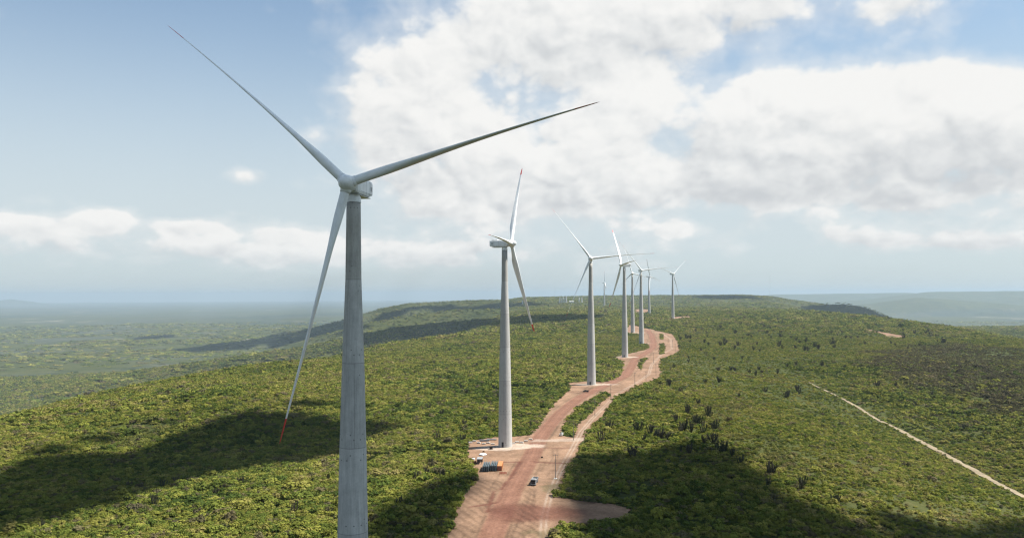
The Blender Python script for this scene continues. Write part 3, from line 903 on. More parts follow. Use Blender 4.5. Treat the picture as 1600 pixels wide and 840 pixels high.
def make_turbine(T, k):
    x, y, z = T['p']
    base_z = z - .2
    root = thing("wind_turbine", T['label'], "wind turbine", (x, y, base_z), 0, "wind turbines in a row along the ridge road")
    # hub height from the photo's hub row, kept on the same model
    vx, vy, vz = px_dir(T['x'], T['hub'])
    hub_z = vz / vy * (T['Y'] - (OVER * math.cos(R(T['yaw']))))
    s = (hub_z - base_z) / HUB_H
    T['s'] = s
    root.scale = (1, 1, 1)
    M0 = Matrix.Scale(s, 4, (0, 0, 1))
    tw = child("tower", tower_me, root, M0)
    if k == 0:
        tw.data = tower_me.copy(); tw.data.materials[0] = m_tower_near
    dr = child("door", door_me, tw)
    dz = (s - 1) * HUB_H
    child("yaw_ring", ring_me, root, Matrix.Translation((0, 0, dz)))
    Y = Matrix.Rotation(R(T['yaw']), 4, 'Z')
    nac = child("nacelle", nac_me, root, Matrix.Translation((0, 0, HUB_H + dz + .1)) @ Y)
    child("wind_vane", mast_me, nac)
    child("vent", vent_me, nac)
    Hm = Matrix.Translation((0, 0, HUB_H + dz)) @ Y @ Matrix.Translation((0, -OVER, .25)) @ Matrix.Rotation(R(-5), 4, 'X') @ Matrix.Rotation(R(T['ph']), 4, 'Y')
    child("hub", hub_me, root, Hm)
    for b in range(3):
        Bm = Hm @ Matrix.Rotation(R(120 * b), 4, 'Y') @ Matrix.Rotation(R(1.4), 4, 'X') @ Matrix.Rotation(R(T['pitch']), 4, 'Z')
        blade_me, red_me = make_blade(2.4 * math.sin(R(T['ph'] + 120 * b)), k > 0)
        bo = child("blade", blade_me, root, Bm)
        child("red_tip", red_me, bo)
        child("root_collar", collar_me, bo)
for k, T in enumerate(TURB): make_turbine(T, k)
print("TURB scales", [round(T['s'], 3) for T in TURB], [tuple(round(q, 1) for q in T['p']) for T in TURB])

# ------------------------------------------------------------------ scrub (stuff): instanced leafy shrubs
def leafy_bush(name, n, leaf, mat, seed, flat=.62, lobes=5):
    rg = np.random.default_rng(seed)
    cs = np.column_stack([rg.normal(0, .42, lobes), rg.normal(0, .42, lobes), rg.uniform(.25, .62, lobes)])
    rs = rg.uniform(.38, .62, lobes)
    V, F = [], []
    for i in range(n):
        k = rg.integers(lobes)
        d = rg.normal(size=3); d /= np.linalg.norm(d)
        if d[2] < -.35: d[2] *= -1
        p = cs[k] + d * rs[k] * rg.uniform(.72, 1.06) * np.array([1, 1, flat * 1.15])
        nrm = d + rg.normal(0, .5, 3) + np.array([0, 0, .7]); nrm /= np.linalg.norm(nrm)
        a = np.cross(nrm, [0.3, .2, 1.0]); a /= np.linalg.norm(a); b = np.cross(nrm, a)
        s = leaf * rg.uniform(.55, 1.25); q = len(V)
        c1, s1 = math.cos(rg.uniform(0, 6.28)), math.sin(rg.uniform(0, 6.28))
        a2 = a * c1 + b * s1; b2 = np.cross(nrm, a2)
        V += [p + a2 * s, p + b2 * s * .7 + nrm * s * .15, p - a2 * s * .9, p - b2 * s * .75 - nrm * s * .1]
        F.append((q, q + 1, q + 2, q + 3))
    o = mesh_obj(name, V, F, mat, link=False)
    return o
def scrub_mat(name):
    m, t, out = material(name)
    oi = t.new('ShaderNodeObjectInfo'); g = t.new('ShaderNodeNewGeometry')
    P = g.outputs['Position']
    patch = t.noise(P, .0075, 4, .6); patch2 = t.noise(P, .03, 3, .6)
    f = t.math('ADD', t.math('MULTIPLY', oi.outputs['Random'], .42), t.math('ADD', t.math('MULTIPLY', t.math('SUBTRACT', patch, .13), .80), t.math('MULTIPLY', patch2, .30)))
    col = t.ramp(f, [(.30, (.030, .050, .011)), (.46, (.074, .104, .018)), (.60, (.132, .155, .024)), (.77, (.200, .198, .032)), (.93, (.22, .185, .062))])
    odd = t.math('GREATER_THAN', t.math('FRACT', t.math('MULTIPLY', oi.outputs['Random'], 37.3)), .91)
    col = t.mix(t.math('MULTIPLY', odd, .75), col, (.105, .082, .055))
    # leafless brown stand on the far right slope (per-plant attribute)
    ba = t.new('ShaderNodeAttribute', attribute_name='dry', attribute_type='INSTANCER')
    col = t.mix(t.math('MULTIPLY', ba.outputs['Fac'], .85), col, t.ramp(oi.outputs['Random'], [(0, (.050, .040, .026)), (.7, (.098, .078, .052)), (1, (.075, .085, .030))]))
    hue = t.new('ShaderNodeHueSaturation'); t.l.new(col, hue.inputs['Color'])
    t.l.new(t.rng(t.math('FRACT', t.math('MULTIPLY', oi.outputs['Random'], 91.7)), 0, 1, .75, 1.22, False), hue.inputs['Value'])
    hue.inputs['Saturation'].default_value = 0.95
    d = t.new('ShaderNodeBsdfDiffuse'); t.l.new(hue.outputs[0], d.inputs[0])
    tr = t.new('ShaderNodeBsdfTranslucent'); t.l.new(hue.outputs[0], tr.inputs[0])
    mx = t.new('ShaderNodeMixShader'); mx.inputs[0].default_value = .22
    t.l.new(d.outputs[0], mx.inputs[1]); t.l.new(tr.outputs[0], mx.inputs[2]); t.l.new(mx.outputs[0], out.inputs[0])
    return m
m_scrub = scrub_mat("scrub_leaves")
PROTO_NEAR = [leafy_bush("shrub_shape", 210, .155, m_scrub, 100 + i, .62 if i < 5 else .95, 4 + i % 4) for i in range(7)]
PROTO_FAR = [leafy_bush("shrub_shape", 92, .25, m_scrub, 200 + i, .6, 4 + i % 3) for i in range(5)]

DRY = [unproject(q)[:, :2] for q in ([(1325, 566), (1370, 548), (1420, 539), (1500, 535), (1620, 545), (1620, 660), (1530, 640), (1450, 606), (1390, 592)],
                                     [(1110, 630), (1160, 622), (1180, 640), (1150, 668), (1120, 660)], [(1180, 690), (1230, 700), (1300, 770), (1270, 782), (1215, 745)], [(190, 665), (270, 640), (300, 668), (215, 700)])]
def dryness(pts):
    X, Y = pts[:, 0], pts[:, 1]
    v = np.zeros(len(X)); n = fbm(X / 40, Y / 40, 3, 51)
    for k, poly in enumerate(DRY):
        d = edge_dist(X, Y, poly) * np.where(in_poly(X, Y, poly), 1, -1)
        v = np.maximum(v, sstep(-15, 25, d + 45 * n) * (1.0 if k == 0 else .55))
    return v * (rng.random(len(X)) < .85)
def gn_scatter(name, pts, scl, rotz, protos, label):
    n = len(pts)
    me = bpy.data.meshes.new(name)
    me.vertices.add(n); me.vertices.foreach_set('co', np.ascontiguousarray(pts, dtype=np.float32).ravel())
    a = me.attributes.new('scl', 'FLOAT_VECTOR', 'POINT'); a.data.foreach_set('vector', np.ascontiguousarray(scl, dtype=np.float32).ravel())
    r = np.zeros((n, 3), np.float32); r[:, 2] = rotz
    r[:, 0] = rng.normal(0, .12, n); r[:, 1] = rng.normal(0, .12, n)
    a = me.attributes.new('rot', 'FLOAT_VECTOR', 'POINT'); a.data.foreach_set('vector', r.ravel())
    a = me.attributes.new('idx', 'INT', 'POINT'); a.data.foreach_set('value', rng.integers(0, len(protos), n).astype(np.int32))
    a = me.attributes.new('dry', 'FLOAT', 'POINT'); a.data.foreach_set('value', dryness(pts).astype(np.float32))
    me.materials.append(m_scrub)
    o = bpy.data.objects.new(name, me); COL.objects.link(o)
    ng = bpy.data.node_groups.new(name, 'GeometryNodeTree')
    ng.interface.new_socket('Geometry', in_out='INPUT', socket_type='NodeSocketGeometry')
    ng.interface.new_socket('Geometry', in_out='OUTPUT', socket_type='NodeSocketGeometry')
    N, L = ng.nodes, ng.links
    gi = N.new('NodeGroupInput'); go = N.new('NodeGroupOutput')
    g2 = N.new('GeometryNodeGeometryToInstance')
    for p in reversed(protos):
        oi = N.new('GeometryNodeObjectInfo'); oi.inputs['Object'].default_value = p
        oi.inputs['As Instance'].default_value = False
        L.new(oi.outputs['Geometry'], g2.inputs[0])
    iop = N.new('GeometryNodeInstanceOnPoints')
    L.new(gi.outputs[0], iop.inputs['Points']); L.new(g2.outputs[0], iop.inputs['Instance'])
    iop.inputs['Pick Instance'].default_value = True
    def attr(nm, typ):
        q = N.new('GeometryNodeInputNamedAttribute'); q.data_type = typ; q.inputs['Name'].default_value = nm
        return [s for s in q.outputs if s.enabled and s.name == 'Attribute'][0]
    L.new(attr('idx', 'INT'), iop.inputs['Instance Index'])
    e2r = N.new('FunctionNodeEulerToRotation'); L.new(attr('rot', 'FLOAT_VECTOR'), e2r.inputs[0]); L.new(e2r.outputs[0], iop.inputs['Rotation'])
    L.new(attr('scl', 'FLOAT_VECTOR'), iop.inputs['Scale'])
    L.new(iop.outputs[0], go.inputs[0])
    md = o.modifiers.new("scatter", 'NODES'); md.node_group = ng
    setp(o, 'stuff', label)
    return o
def wedge_points(r0, r1, s, half):
    x1 = r1 * math.sin(R(half)); nx = int(2 * x1 / s); ny = int((r1 + 60) / s)
    gx, gy = np.meshgrid(np.arange(nx) * s - x1, np.arange(ny) * s - 30)
    gx = gx + rng.uniform(-.55, .55, gx.shape) * s; gy = gy + rng.uniform(-.55, .55, gy.shape) * s
    gx, gy = gx.ravel(), gy.ravel()
    rr = np.hypot(gx, gy); az = np.abs(np.degrees(np.arctan2(gx, gy)))
    m = (rr >= r0) & (rr < r1) & (az < half)
    return gx[m], gy[m]
def track_dist(X, Y):
    d, _, _ = poly_near(X, Y, track_w)
    return d
def scatter_zone(name, r0, r1, s, half, protos, smin, smax, label):
    X, Y = wedge_points(r0, r1, s, half)
    keep = ~clear_mask(X, Y)
    if r0 < 1500: keep &= track_dist(X, Y) > 3.7 * np.clip(1.0 - (Y - 560) / 330, .25, 1)
    # bare patches
    bare = fbm(X / 60, Y / 60, 3, 77)
    openg = sstep(100, 190, X) * sstep(1300, 950, Y) * sstep(370, 290, X)
    keep &= ~(rng.random(len(X)) < .32 * openg * sstep(-.3, .25, fbm(X / 45, Y / 45, 3, 82)))
    keep &= rng.random(len(X)) < .90 + .75 * fbm(X / 13, Y / 13, 2, 84)
    keep &= ~((bare > .58) & (rng.random(len(X)) < .65))
    X, Y = X[keep], Y[keep]
    Z = terr(X, Y)
    n = len(X)
    tall = .5 + .5 * fbm(X / 35, Y / 35, 3, 12)
    sc = smin * .85 + (smax * 1.08 - smin * .85) * (rng.random(n) ** 2.0 * .7 + .3 * tall)
    low = sstep(90, 170, X) * sstep(2200, 1500, Y) * .8 * (1 - .75 * sstep(290, 380, X) * sstep(1000, 900, Y))
    sc = sc * (1 - .46 * low) * np.where(rng.random(n) < .05, 1.55, 1.0) * (1 + .25 * fbm(X / 120, Y / 120, 2, 15))
    S = np.column_stack([sc * rng.uniform(.85, 1.25, n), sc * rng.uniform(.85, 1.25, n), sc * rng.uniform(.75, 1.25, n)])
    gn_scatter(name, np.column_stack([X, Y, Z - .1]), S, rng.uniform(0, 6.28, n), protos, label)
    print(name, n)
scatter_zone("scrub", 215, 720, 2.0, 41, PROTO_NEAR, 1.05, 2.75, "dense low green scrub covering the near ridge")
scatter_zone("scrub", 720, 1650, 3.1, 39, PROTO_FAR, 1.4, 3.0, "dense low green scrub covering the middle of the ridge")
scatter_zone("scrub", 1650, 3800, 7.4, 38, PROTO_FAR, 3.0, 6.2, "far green scrub covering the back of the ridge and lower slopes")

X, Y = wedge_points(3800, 7000, 15.0, 38)
Z = terr(X, Y); k = Z > -215
X, Y, Z = X[k], Y[k], Z[k]; n = len(X)
sc = rng.uniform(4.0, 9.5, n); keep = rng.random(n) < .48 + .4 * fbm(X / 160, Y / 160, 3, 44); X, Y, Z, sc = X[keep], Y[keep], Z[keep], sc[keep]
gn_scatter("far_scrub", np.column_stack([X, Y, Z - .3]), np.column_stack([sc, sc, sc * .6]), rng.uniform(0, 6.28, len(X)), PROTO_FAR, "distant green tree cover on the far spurs and plateau")
X, Y = wedge_points(2600, 10500, 34.0, 38)
Z = terr(X, Y); k = (Z < -215) & (rng.random(len(X)) < .35 + .9 * fbm(X / 420, Y / 420, 4, 46))
X, Y, Z = X[k], Y[k], Z[k]; n = len(X); sc = rng.uniform(7, 19, n)
gn_scatter("far_scrub", np.column_stack([X, Y, Z - .5]), np.column_stack([sc * 1.3, sc * 1.3, sc * .38]), rng.uniform(0, 6.28, n), PROTO_FAR, "distant scrub and tree clumps mottling the plain")

# ------------------------------------------------------------------ cacti: individual dark candelabra plants
m_cactus, t, out = material("cactus_skin")
oi = t.new('ShaderNodeObjectInfo'); tc = t.new('ShaderNodeTexCoord')
principled(t, out, t.mix(oi.outputs['Random'], t.ramp(t.noise(tc.outputs['Object'], 1.5, 3), [(.3, (.024, .032, .016)), (.7, (.060, .064, .034))]), (.052, .045, .031)), .8, 0, .1)
def cactus_mesh(seed, stems, spread):
    rg = random.Random(seed); bm = bmesh.new()
    for k in range(stems):
        a = 2 * math.pi * (k + rg.uniform(-.3, .3)) / stems
        out_r = rg.uniform(.15, 1.15) * spread
        h = rg.uniform(.5, 1.0)
        P = [Vector((0, 0, 0)), Vector((math.cos(a) * out_r * .35, math.sin(a) * out_r * .35, .14 * h)), Vector((math.cos(a) * out_r * .75, math.sin(a) * out_r * .75, .42 * h)), Vector((math.cos(a) * out_r, math.sin(a) * out_r, h))]
        rads = [.030, .034, .032, .018]
        for p, q, r0, r1 in zip(P, P[1:], rads, rads[1:]): add_tube(bm, p, q, r0, r1, 6)
        for _ in range(2):
            s = P[2].lerp(P[3], rg.uniform(0, .5)); b = a + rg.uniform(-1.5, 1.5)
            e = s + Vector((math.cos(b) * .13, math.sin(b) * .13, rg.uniform(.14, .32)))
            add_tube(bm, s, e, .026, .015, 5)
    add_tube(bm, (0, 0, -.06), (0, 0, .10), .05, .04, 7)
    me = bpy.data.meshes.new("cactus"); bm.to_mesh(me); bm.free(); me.materials.append(m_cactus)
    return me
CACT = [cactus_mesh(i, 7 + (i * 3) % 11, .24 + .075 * (i % 4)) for i in range(11)]
cact_left = [(255, 762), (276, 755), (241, 790), (377, 755), (338, 775), (461, 802), (353, 832), (517, 804), (202, 762), (66, 827), (455, 716)]
cact_mid = [(683, 688), (724, 688), (690, 648), (725, 665), (757, 661), (653, 751), (691, 747), (673, 725), (623, 791), (720, 606), (665, 741)]
cact_spur = [(940, 689), (950, 672), (996, 674), (1006, 690), (1017, 679), (1031, 684), (1045, 689), (1057, 660), (1064, 675), (1080, 675), (1086, 660), (1099, 676), (1106, 652), (1117, 671), (1100, 692), (1115, 692), (1129, 707), (1145, 712),
             (1159, 727), (989, 715), (1075, 645), (1077, 710), (1065, 707), (1027, 683), (1090, 663), (1070, 672), (1107, 648), (1074, 646), (1035, 688), (1121, 700)]
cact_gully = [(1202, 742), (1252, 764), (1200, 762), (1286, 669), (1253, 760), (1306, 786), (1204, 740), (1507, 671), (1430, 633), (1456, 619), (1489, 647)]
cact_field = [(1105, 527), (1107, 540), (1076, 560), (1076, 566), (1049, 510), (1073, 529), (1132, 539), (1148, 546), (1169, 525), (1183, 539), (1187, 517), (1202, 525), (1177, 547), (1187, 549), (1223, 545), (1116, 562), (1122, 579), (1148, 579), (1142, 579), (1171, 583), (1181, 587), (1186, 578),
              (1191, 583), (1215, 584), (1230, 574), (1244, 571), (1284, 572), (1102, 598), (1123, 597), (1045, 603), (1196, 612), (1230, 621), (1248, 615), (1277, 499), (1217, 505), (1258, 505), (1285, 570), (1320, 575), (1372, 604), (1400, 604), (1246, 611), (1231, 617), (1053, 575), (1063, 613), (1091, 631), (1155, 621), (1210, 590), (1262, 548), (1236, 528), (1160, 560), (1095, 548)]
rg = random.Random(3)
cact_far = []
while len(cact_far) < 105:
    yy = 486 + 62 * rg.random() ** 1.7; xx = rg.uniform(1060, 1480)
    if yy > 488 + max(0, (xx - 1200)) * .11 + 2: cact_far.append((xx, yy))
cact_leftfar = [(rg.uniform(620, 960), rg.uniform(528, 640)) for _ in range(34)]
ci = 0
def plant_cacti(px, h0, h1, label, where):
    global ci
    W = unproject(px)
    for p in W:
        if clear_mask(np.array([p[0]]), np.array([p[1]]))[0]: continue
        o = bpy.data.objects.new("cactus", CACT[(ci * 7) % 11]); COL.objects.link(o)
        h = rg.uniform(h0 * .8, h1 * 1.05)
        o.location = (p[0], p[1], p[2] - .1); o.scale = (h * rg.uniform(.75, 1.4), h * rg.uniform(.75, 1.4), h); o.rotation_euler = (0, 0, rg.uniform(0, 6.28))
        setp(o, None, label, "cactus", where); ci += 1
plant_cacti(cact_left, 4.8, 6.2, "dark many-stemmed cactus in the scrub left of the nearest turbine", "cacti on the left slope")
plant_cacti(cact_mid, 4.8, 6.2, "dark many-stemmed cactus in the scrub between the two nearest turbine towers", "cacti between the near turbines")
plant_cacti(cact_spur, 6.2, 8.2, "tall dark many-stemmed cactus in the thick cluster on the spur right of the road", "cacti clustered on the near spur")
plant_cacti(cact_gully, 5.4, 7.0, "lone dark cactus on the open slope around the narrow pale track", "cacti by the pale track")
plant_cacti(cact_field, 5.4, 7.6, "dark cactus dotted over the sunlit green hilltop right of the road loop", "cacti on the sunlit hilltop")
plant_cacti(cact_far, 6.0, 9.0, "tiny dark cactus along the far back edge of the hilltop", "cacti along the back of the hilltop")
plant_cacti(cact_leftfar, 4.6, 6.0, "small dark cactus on the green hillside left of the row of towers", "cacti left of the tower row")
print("cacti", ci)

# ------------------------------------------------------------------ small materials
def flat_mat(name, col, rough=.6, metal=0.0, var=.15, scale=1.5):
    m, t, out = material(name)
    tc = t.new('ShaderNodeTexCoord')
    n = t.noise(tc.outputs['Object'], scale, 4, .6)
    col = tuple(c * .72 for c in col)
    a = tuple(c * (1 - var) for c in col); b = tuple(min(1, c * (1 + var)) for c in col)
    principled(t, out, t.ramp(n, [(.3, a), (.7, b)]), rough, metal, .3)
    return m
m_wood = flat_mat("pole_concrete", (.20, .18, .16), .85)
m_steel = flat_mat("galvanised_steel", (.38, .40, .42), .5, .3)
m_slate = flat_mat("slate_grey_steel", (.13, .165, .18), .6)
m_orange = flat_mat("orange_paint", (.56, .235, .09), .6)
m_rust = flat_mat("rusty_red_paint", (.36, .10, .045), .7)
m_net = flat_mat("orange_red_plastic", (.72, .10, .045), .6)
m_paint = flat_mat("white_paint", (.72, .72, .70), .5)
m_block = flat_mat("pale_concrete", (.58, .54, .48), .9)
m_brown = flat_mat("dark_brown_paint", (.060, .040, .030), .7)
m_grey = flat_mat("grey_paint", (.33, .34, .35), .6)
m_tyre = flat_mat("tyre_rubber", (.02, .02, .02), .9)
m_glass = flat_mat("vehicle_glass", (.02, .025, .03), .12, 0, .05)
m_black = flat_mat("black_vehicle_paint", (.02, .02, .024), .3)
m_crate = flat_mat("crate_wood", (.26, .15, .08), .9)

def at_px(x, y):
    return unproject([(x, y)])[0]
def ground_z(x, y): 
    V = np.array([[x, y]])
    if clear_mask(V[:, 0], V[:, 1])[0]: return float(dirt_attrs(V)[0][0, 2])
    return float(terr(x, y))

# utility poles
def pole_parts(root, h):
    bm = bmesh.new(); add_tube(bm, (0, 0, -.5), (0, 0, h), .19, .11, 10); p = bm_obj("pole_shaft", bm, m_wood, root)
    bm = bmesh.new(); add_box(bm, (0, .17, h - .55), (2.3, .12, .14), .02); bm_obj("crossarm", bm, m_wood, root)
    for sx in (-1.0, 0, 1.0):
        bm = bmesh.new()
        z = h - .48 if sx else h
        yv = .17 if sx else 0
        add_tube(bm, (sx, yv, z), (sx, yv, z + .16), .07, .09, 8); add_tube(bm, (sx, yv, z + .16), (sx, yv, z + .3), .09, .04, 8)
        bm_obj("insulator", bm, m_grey, root)
poles = [((868, 748), "utility pole with a white footing beside the parked truck"), ((896, 688), "utility pole at the near tip of the long green strip"), ((929.5, 649), "utility pole halfway along the long green strip"), ((954.5, 623), "utility pole at the far end of the long green strip"),
         ((992, 602), "utility pole on the verge, left of the two poles at the road bend"), ((1009.5, 600), "utility pole at the outer edge of the road bend"), ((1025, 587), "utility pole at the narrow waist of the cleared strip, close to the scrub"), ((1021, 567), "utility pole standing mid-road beyond the curved green islet"),
         ((1055, 550), "utility pole at the outer right rim of the road loop"), ((1044, 535), "far utility pole inside the road loop beside the islet"), ((1051, 543), "utility pole between two others on the rim of the road loop")]
proto_pole = None
for (px, lab) in poles:
    p = at_px(*px)
    if proto_pole is None:
        r = thing("utility_pole", lab, "utility pole", (p[0], p[1], p[2] + .2), R(-20), "utility poles along the dirt road"); pole_parts(r, 12.0); proto_pole = r
        bm = bmesh.new(); add_tube(bm, (0, 0, -.1), (0, 0, .22), .9, .8, 14); bm_obj("footing", bm, m_paint, r)
        foot_name = True
    else:
        r = proto_pole.copy(); COL.objects.link(r); r.location = (p[0], p[1], p[2] + .2); r['label'] = lab; r.rotation_euler[2] = R(-25)
        for c in proto_pole.children:
            if c.name.startswith('footing'): continue
            q = c.copy(); COL.objects.link(q); q.parent = r

def wheel(root, x, y, r, w, name="wheel"):
    bm = bmesh.new(); add_tube(bm, (x - w / 2, y, r), (x + w / 2, y, r), r, r, 18); o = bm_obj(name, bm, m_tyre, root)
    bm = bmesh.new(); s = 1 if x > 0 else -1; add_tube(bm, (x + s * (w / 2 - .02), y, r), (x + s * (w / 2 + .03), y, r), r * .55, r * .5, 14); bm_obj("rim", bm, m_steel, o)

# tipper truck facing the camera, pale open bed behind the cab
p = at_px(833, 760); q = at_px(840, 747)
yaw = math.atan2(-(q[0] - p[0]), q[1] - p[1])
tr = thing("tipper_truck", "tipper truck with dark front and pale open bed, on the verge beside the road", "truck", (p[0], p[1] + .5, ground_z(p[0], p[1])), yaw)
bm = bmesh.new(); add_box(bm, (0, 5.0, .85), (.9, 9.6, .3), .04); bm_obj("chassis", bm, m_black, tr)
bm = bmesh.new()
L0, L1 = 2.7, 9.8
add_box(bm, (0, (L0 + L1) / 2, 1.2), (2.5, L1 - L0, .14)); add_box(bm, (-1.25, (L0 + L1) / 2, 1.8), (.12, L1 - L0, 1.1), .02); add_box(bm, (1.25, (L0 + L1) / 2, 1.8), (.12, L1 - L0, 1.1), .02)
add_box(bm, (0, L0 + .05, 2.1), (2.56, .12, 1.8), .02); add_box(bm, (0, L1 + .07, 1.75), (2.56, .1, 1.0), .02)
for i in range(8):
    for sd in (-1, 1): add_box(bm, (sd * 1.34, L0 + .4 + i * .9, 1.8), (.08, .12, 1.05))
bm_obj("tipper_bed", bm, m_grey, tr)
bm = bmesh.new(); add_box(bm, (0, (L0 + L1) / 2, 1.32), (2.3, L1 - L0 - .3, .1), .02); bm_obj("bed_floor", bm, m_block, tr)
bm = bmesh.new(); add_box(bm, (0, 1.25, 1.8), (2.45, 2.2, 2.4), .12, seg=3); add_box(bm, (0, 1.4, 3.08), (2.0, 1.5, .2), .08); cabo = bm_obj("cab", bm, m_grey, tr)
bm = bmesh.new(); add_box(bm, (0, .13, 2.3), (2.2, .05, 1.1), .02); add_box(bm, (1.22, 1.2, 2.35), (.05, 1.1, .65)); add_box(bm, (-1.22, 1.2, 2.35), (.05, 1.1, .65)); bm_obj("window", bm, m_glass, cabo)
bm = bmesh.new(); add_box(bm, (0, .12, 1.35), (2.1, .06, .7), .02); bm_obj("grille", bm, m_black, cabo)
bm = bmesh.new(); add_box(bm, (0, .05, .72), (2.4, .22, .34), .04); bm_obj("bumper", bm, m_grey, cabo)
for sd in (-1, 1):
    bm = bmesh.new(); add_box(bm, (sd * .95, .08, 1.02), (.34, .06, .2), .02); bm_obj("headlight", bm, m_steel, cabo)
    for yy in (1.3, 7.2, 8.5): wheel(tr, sd * 1.05, yy, .52, .38)

def make_pickup(label, px, yaw, paint, group=None):
    p = at_px(*px)
    r = thing("pickup_truck", label, "pickup truck", (p[0], p[1], ground_z(p[0], p[1])), yaw)
    bm = bmesh.new(); add_box(bm, (0, 2.6, .75), (1.85, 5.1, .65), .12, seg=3)
    add_box(bm, (-.85, 1.05, 1.2), (.1, 1.8, .4), .03); add_box(bm, (.85, 1.05, 1.2), (.1, 1.8, .4), .03); add_box(bm, (0, .12, 1.2), (1.8, .1, .4), .03)
    b = bm_obj("body", bm, paint, r)
    bm = bmesh.new(); vs = add_box(bm, (0, 2.9, 1.42), (1.7, 2.0, .72), .1, seg=3)
    for v in bm.verts:
        if v.co.z > 1.55: v.co.x *= .86; v.co.y = 2.9 + (v.co.y - 2.9) * .78
    cb_ = bm_obj("cab", bm, paint, r)
    bm = bmesh.new(); add_box(bm, (0, 1.965, 1.42), (1.35, .05, .42)); add_box(bm, (0, 3.82, 1.42), (1.4, .05, .42)); add_box(bm, (.82, 2.9, 1.42), (.05, 1.4, .4)); add_box(bm, (-.82, 2.9, 1.42), (.05, 1.4, .4)); bm_obj("window", bm, m_glass, cb_)
    for s in (-1, 1):
        bm = bmesh.new(); add_box(bm, (s * .8, .03, .95), (.16, .05, .36), .01); bm_obj("tail_light", bm, m_red, b)
        for yy in (.95, 4.2): wheel(r, s * .82, yy, .38, .26)
make_pickup("white pickup parked at the near tip of the long green strip", (875.5, 682), R(-25), m_paint)
make_pickup("black pickup on the dirt pad in front of the third turbine", (920, 613), R(70), m_black)

# orange shipping container, end on
p = at_px(780.5, 736)
yaw_s = R(-3)
def corrugated(bm, L, W, H, pitch=.28):
    n = int(L / pitch)
    for s in (-1, 1):
        for i in range(n):
            add_box(bm, (s * (W / 2 + .02), (i + .5) * pitch, H / 2), (.05, pitch * .5, H - .3))
ct = thing("shipping_container", "orange shipping container lying end on beside the dark steel racks", "container", (p[0], p[1], ground_z(p[0], p[1])), yaw_s)
bm = bmesh.new(); add_box(bm, (0, 6.05, 1.32), (2.4, 12.1, 2.5), .04); corrugated(bm, 12.1, 2.4, 2.6); bm_obj("container_body", bm, m_orange, ct)
for s in (-1, 1):
    bm = bmesh.new(); add_box(bm, (s * .58, -.04, 1.32), (1.1, .07, 2.3), .02); d = bm_obj("container_door", bm, m_rust, ct)
    bm = bmesh.new(); add_tube(bm, (s * .3, -.11, .3), (s * .3, -.11, 2.3), .03, .03, 8); add_tube(bm, (s * .8, -.11, .3), (s * .8, -.11, 2.3), .03, .03, 8); bm_obj("locking_bar", bm, m_steel, d)

# racks of long steel form panels standing on edge
def steel_rack(px, n, w, label):
    p = at_px(*px)
    r = thing("steel_rack", label, "steel rack", (p[0], p[1], ground_z(p[0], p[1])), R(-3), "racks of long steel panels")
    bm = bmesh.new(); add_box(bm, (0, 1.0, .12), (w, .25, .24)); add_box(bm, (0, 10.6, .12), (w, .25, .24)); bm_obj("skid", bm, m_brown, r)
    for i in range(n):
        x = (i - (n - 1) / 2) * (w / n)
        bm = bmesh.new(); add_box(bm, (x, 6.0, 1.62), (w / n * .52, 11.6, 2.7), .05)
        for k in range(8): add_box(bm, (x, .6 + k * 1.54, 1.62), (w / n * .60, .12, 2.78))
        bm_obj("panel", bm, m_slate, r)
steel_rack((758.5, 738), 4, 3.6, "left one of two dark grey racks of long steel panels")
steel_rack((770.5, 737), 4, 3.4, "right one of two dark grey steel racks, against the orange container")

# open-fronted site shelter
p = at_px(749, 725.5)
sh = thing("site_shelter", "dark open fronted site shelter with a grey roof at the scrub edge", "shelter", (p[0], p[1], ground_z(p[0], p[1])), R(-3))
for s in (-1, 1):
    for yy in (0, 5.0):
        bm = bmesh.new(); add_box(bm, (s * 1.25, yy, 1.3), (.2, .2, 2.6)); bm_obj("post", bm, m_brown, sh)
bm = bmesh.new(); add_box(bm, (0, 2.5, 2.72), (3.0, 5.8, .16), .02); bm_obj("roof", bm, m_grey, sh)
bm = bmesh.new(); add_box(bm, (0, 5.08, 1.3), (2.3, .08, 2.5)); add_box(bm, (-1.28, 2.5, 1.3), (.06, 4.7, 2.4)); bm_obj("wall", bm, m_grey, sh)
bm = bmesh.new(); add_box(bm, (0, -.02, 2.5), (2.7, .18, .24)); bm_obj("beam", bm, m_brown, sh)

def water_tank(px, label):
    p = at_px(*px); r = thing("water_tank", label, "tank", (p[0], p[1], ground_z(p[0], p[1])), 0)
    bm = bmesh.new(); add_tube(bm, (0, 0, 0), (0, 0, 1.5), 1.0, 1.05, 20); add_tube(bm, (0, 0, 1.5), (0, 0, 1.75), 1.05, .4, 20); bm_obj("tank_body", bm, m_paint, r)
    bm = bmesh.new(); add_tube(bm, (0, 0, 1.75), (0, 0, 2.0), .4, .35, 14); bm_obj("lid", bm, m_brown, r)
water_tank((739, 720.5), "white round tank with a dark lid left of the site shelter")
def crate(px, sz, label, mat, yaw=0.0, name="crate"):
    p = at_px(*px); r = thing(name, label, name.replace('_', ' ').split()[-1], (p[0], p[1], ground_z(p[0], p[1])), yaw)
    sx, sy, h = sz
    for i in range(4):
        pass
    bm = bmesh.new(); add_box(bm, (0, sy / 2, h / 2), (sx, sy, h), .03); bm_obj("crate_body", bm, mat, r)
    bm = bmesh.new()
    for zz in (.12, h / 2, h - .12): add_box(bm, (0, sy / 2, zz), (sx + .08, sy + .08, .14))
    for s in (-1, 1): add_box(bm, (s * sx * .42, sy / 2, h / 2), (.14, sy + .12, h + .06))
    bm_obj("batten", bm, mat, r)
crate((742, 724.5), (1.6, 1.4, 1.3), "brown wooden crate in front of the white tank", m_crate, .2)
crate((767.5, 702.5), (1.7, 1.7, 1.8), "dark brown crate standing alone before the second turbine", m_brown, .1)
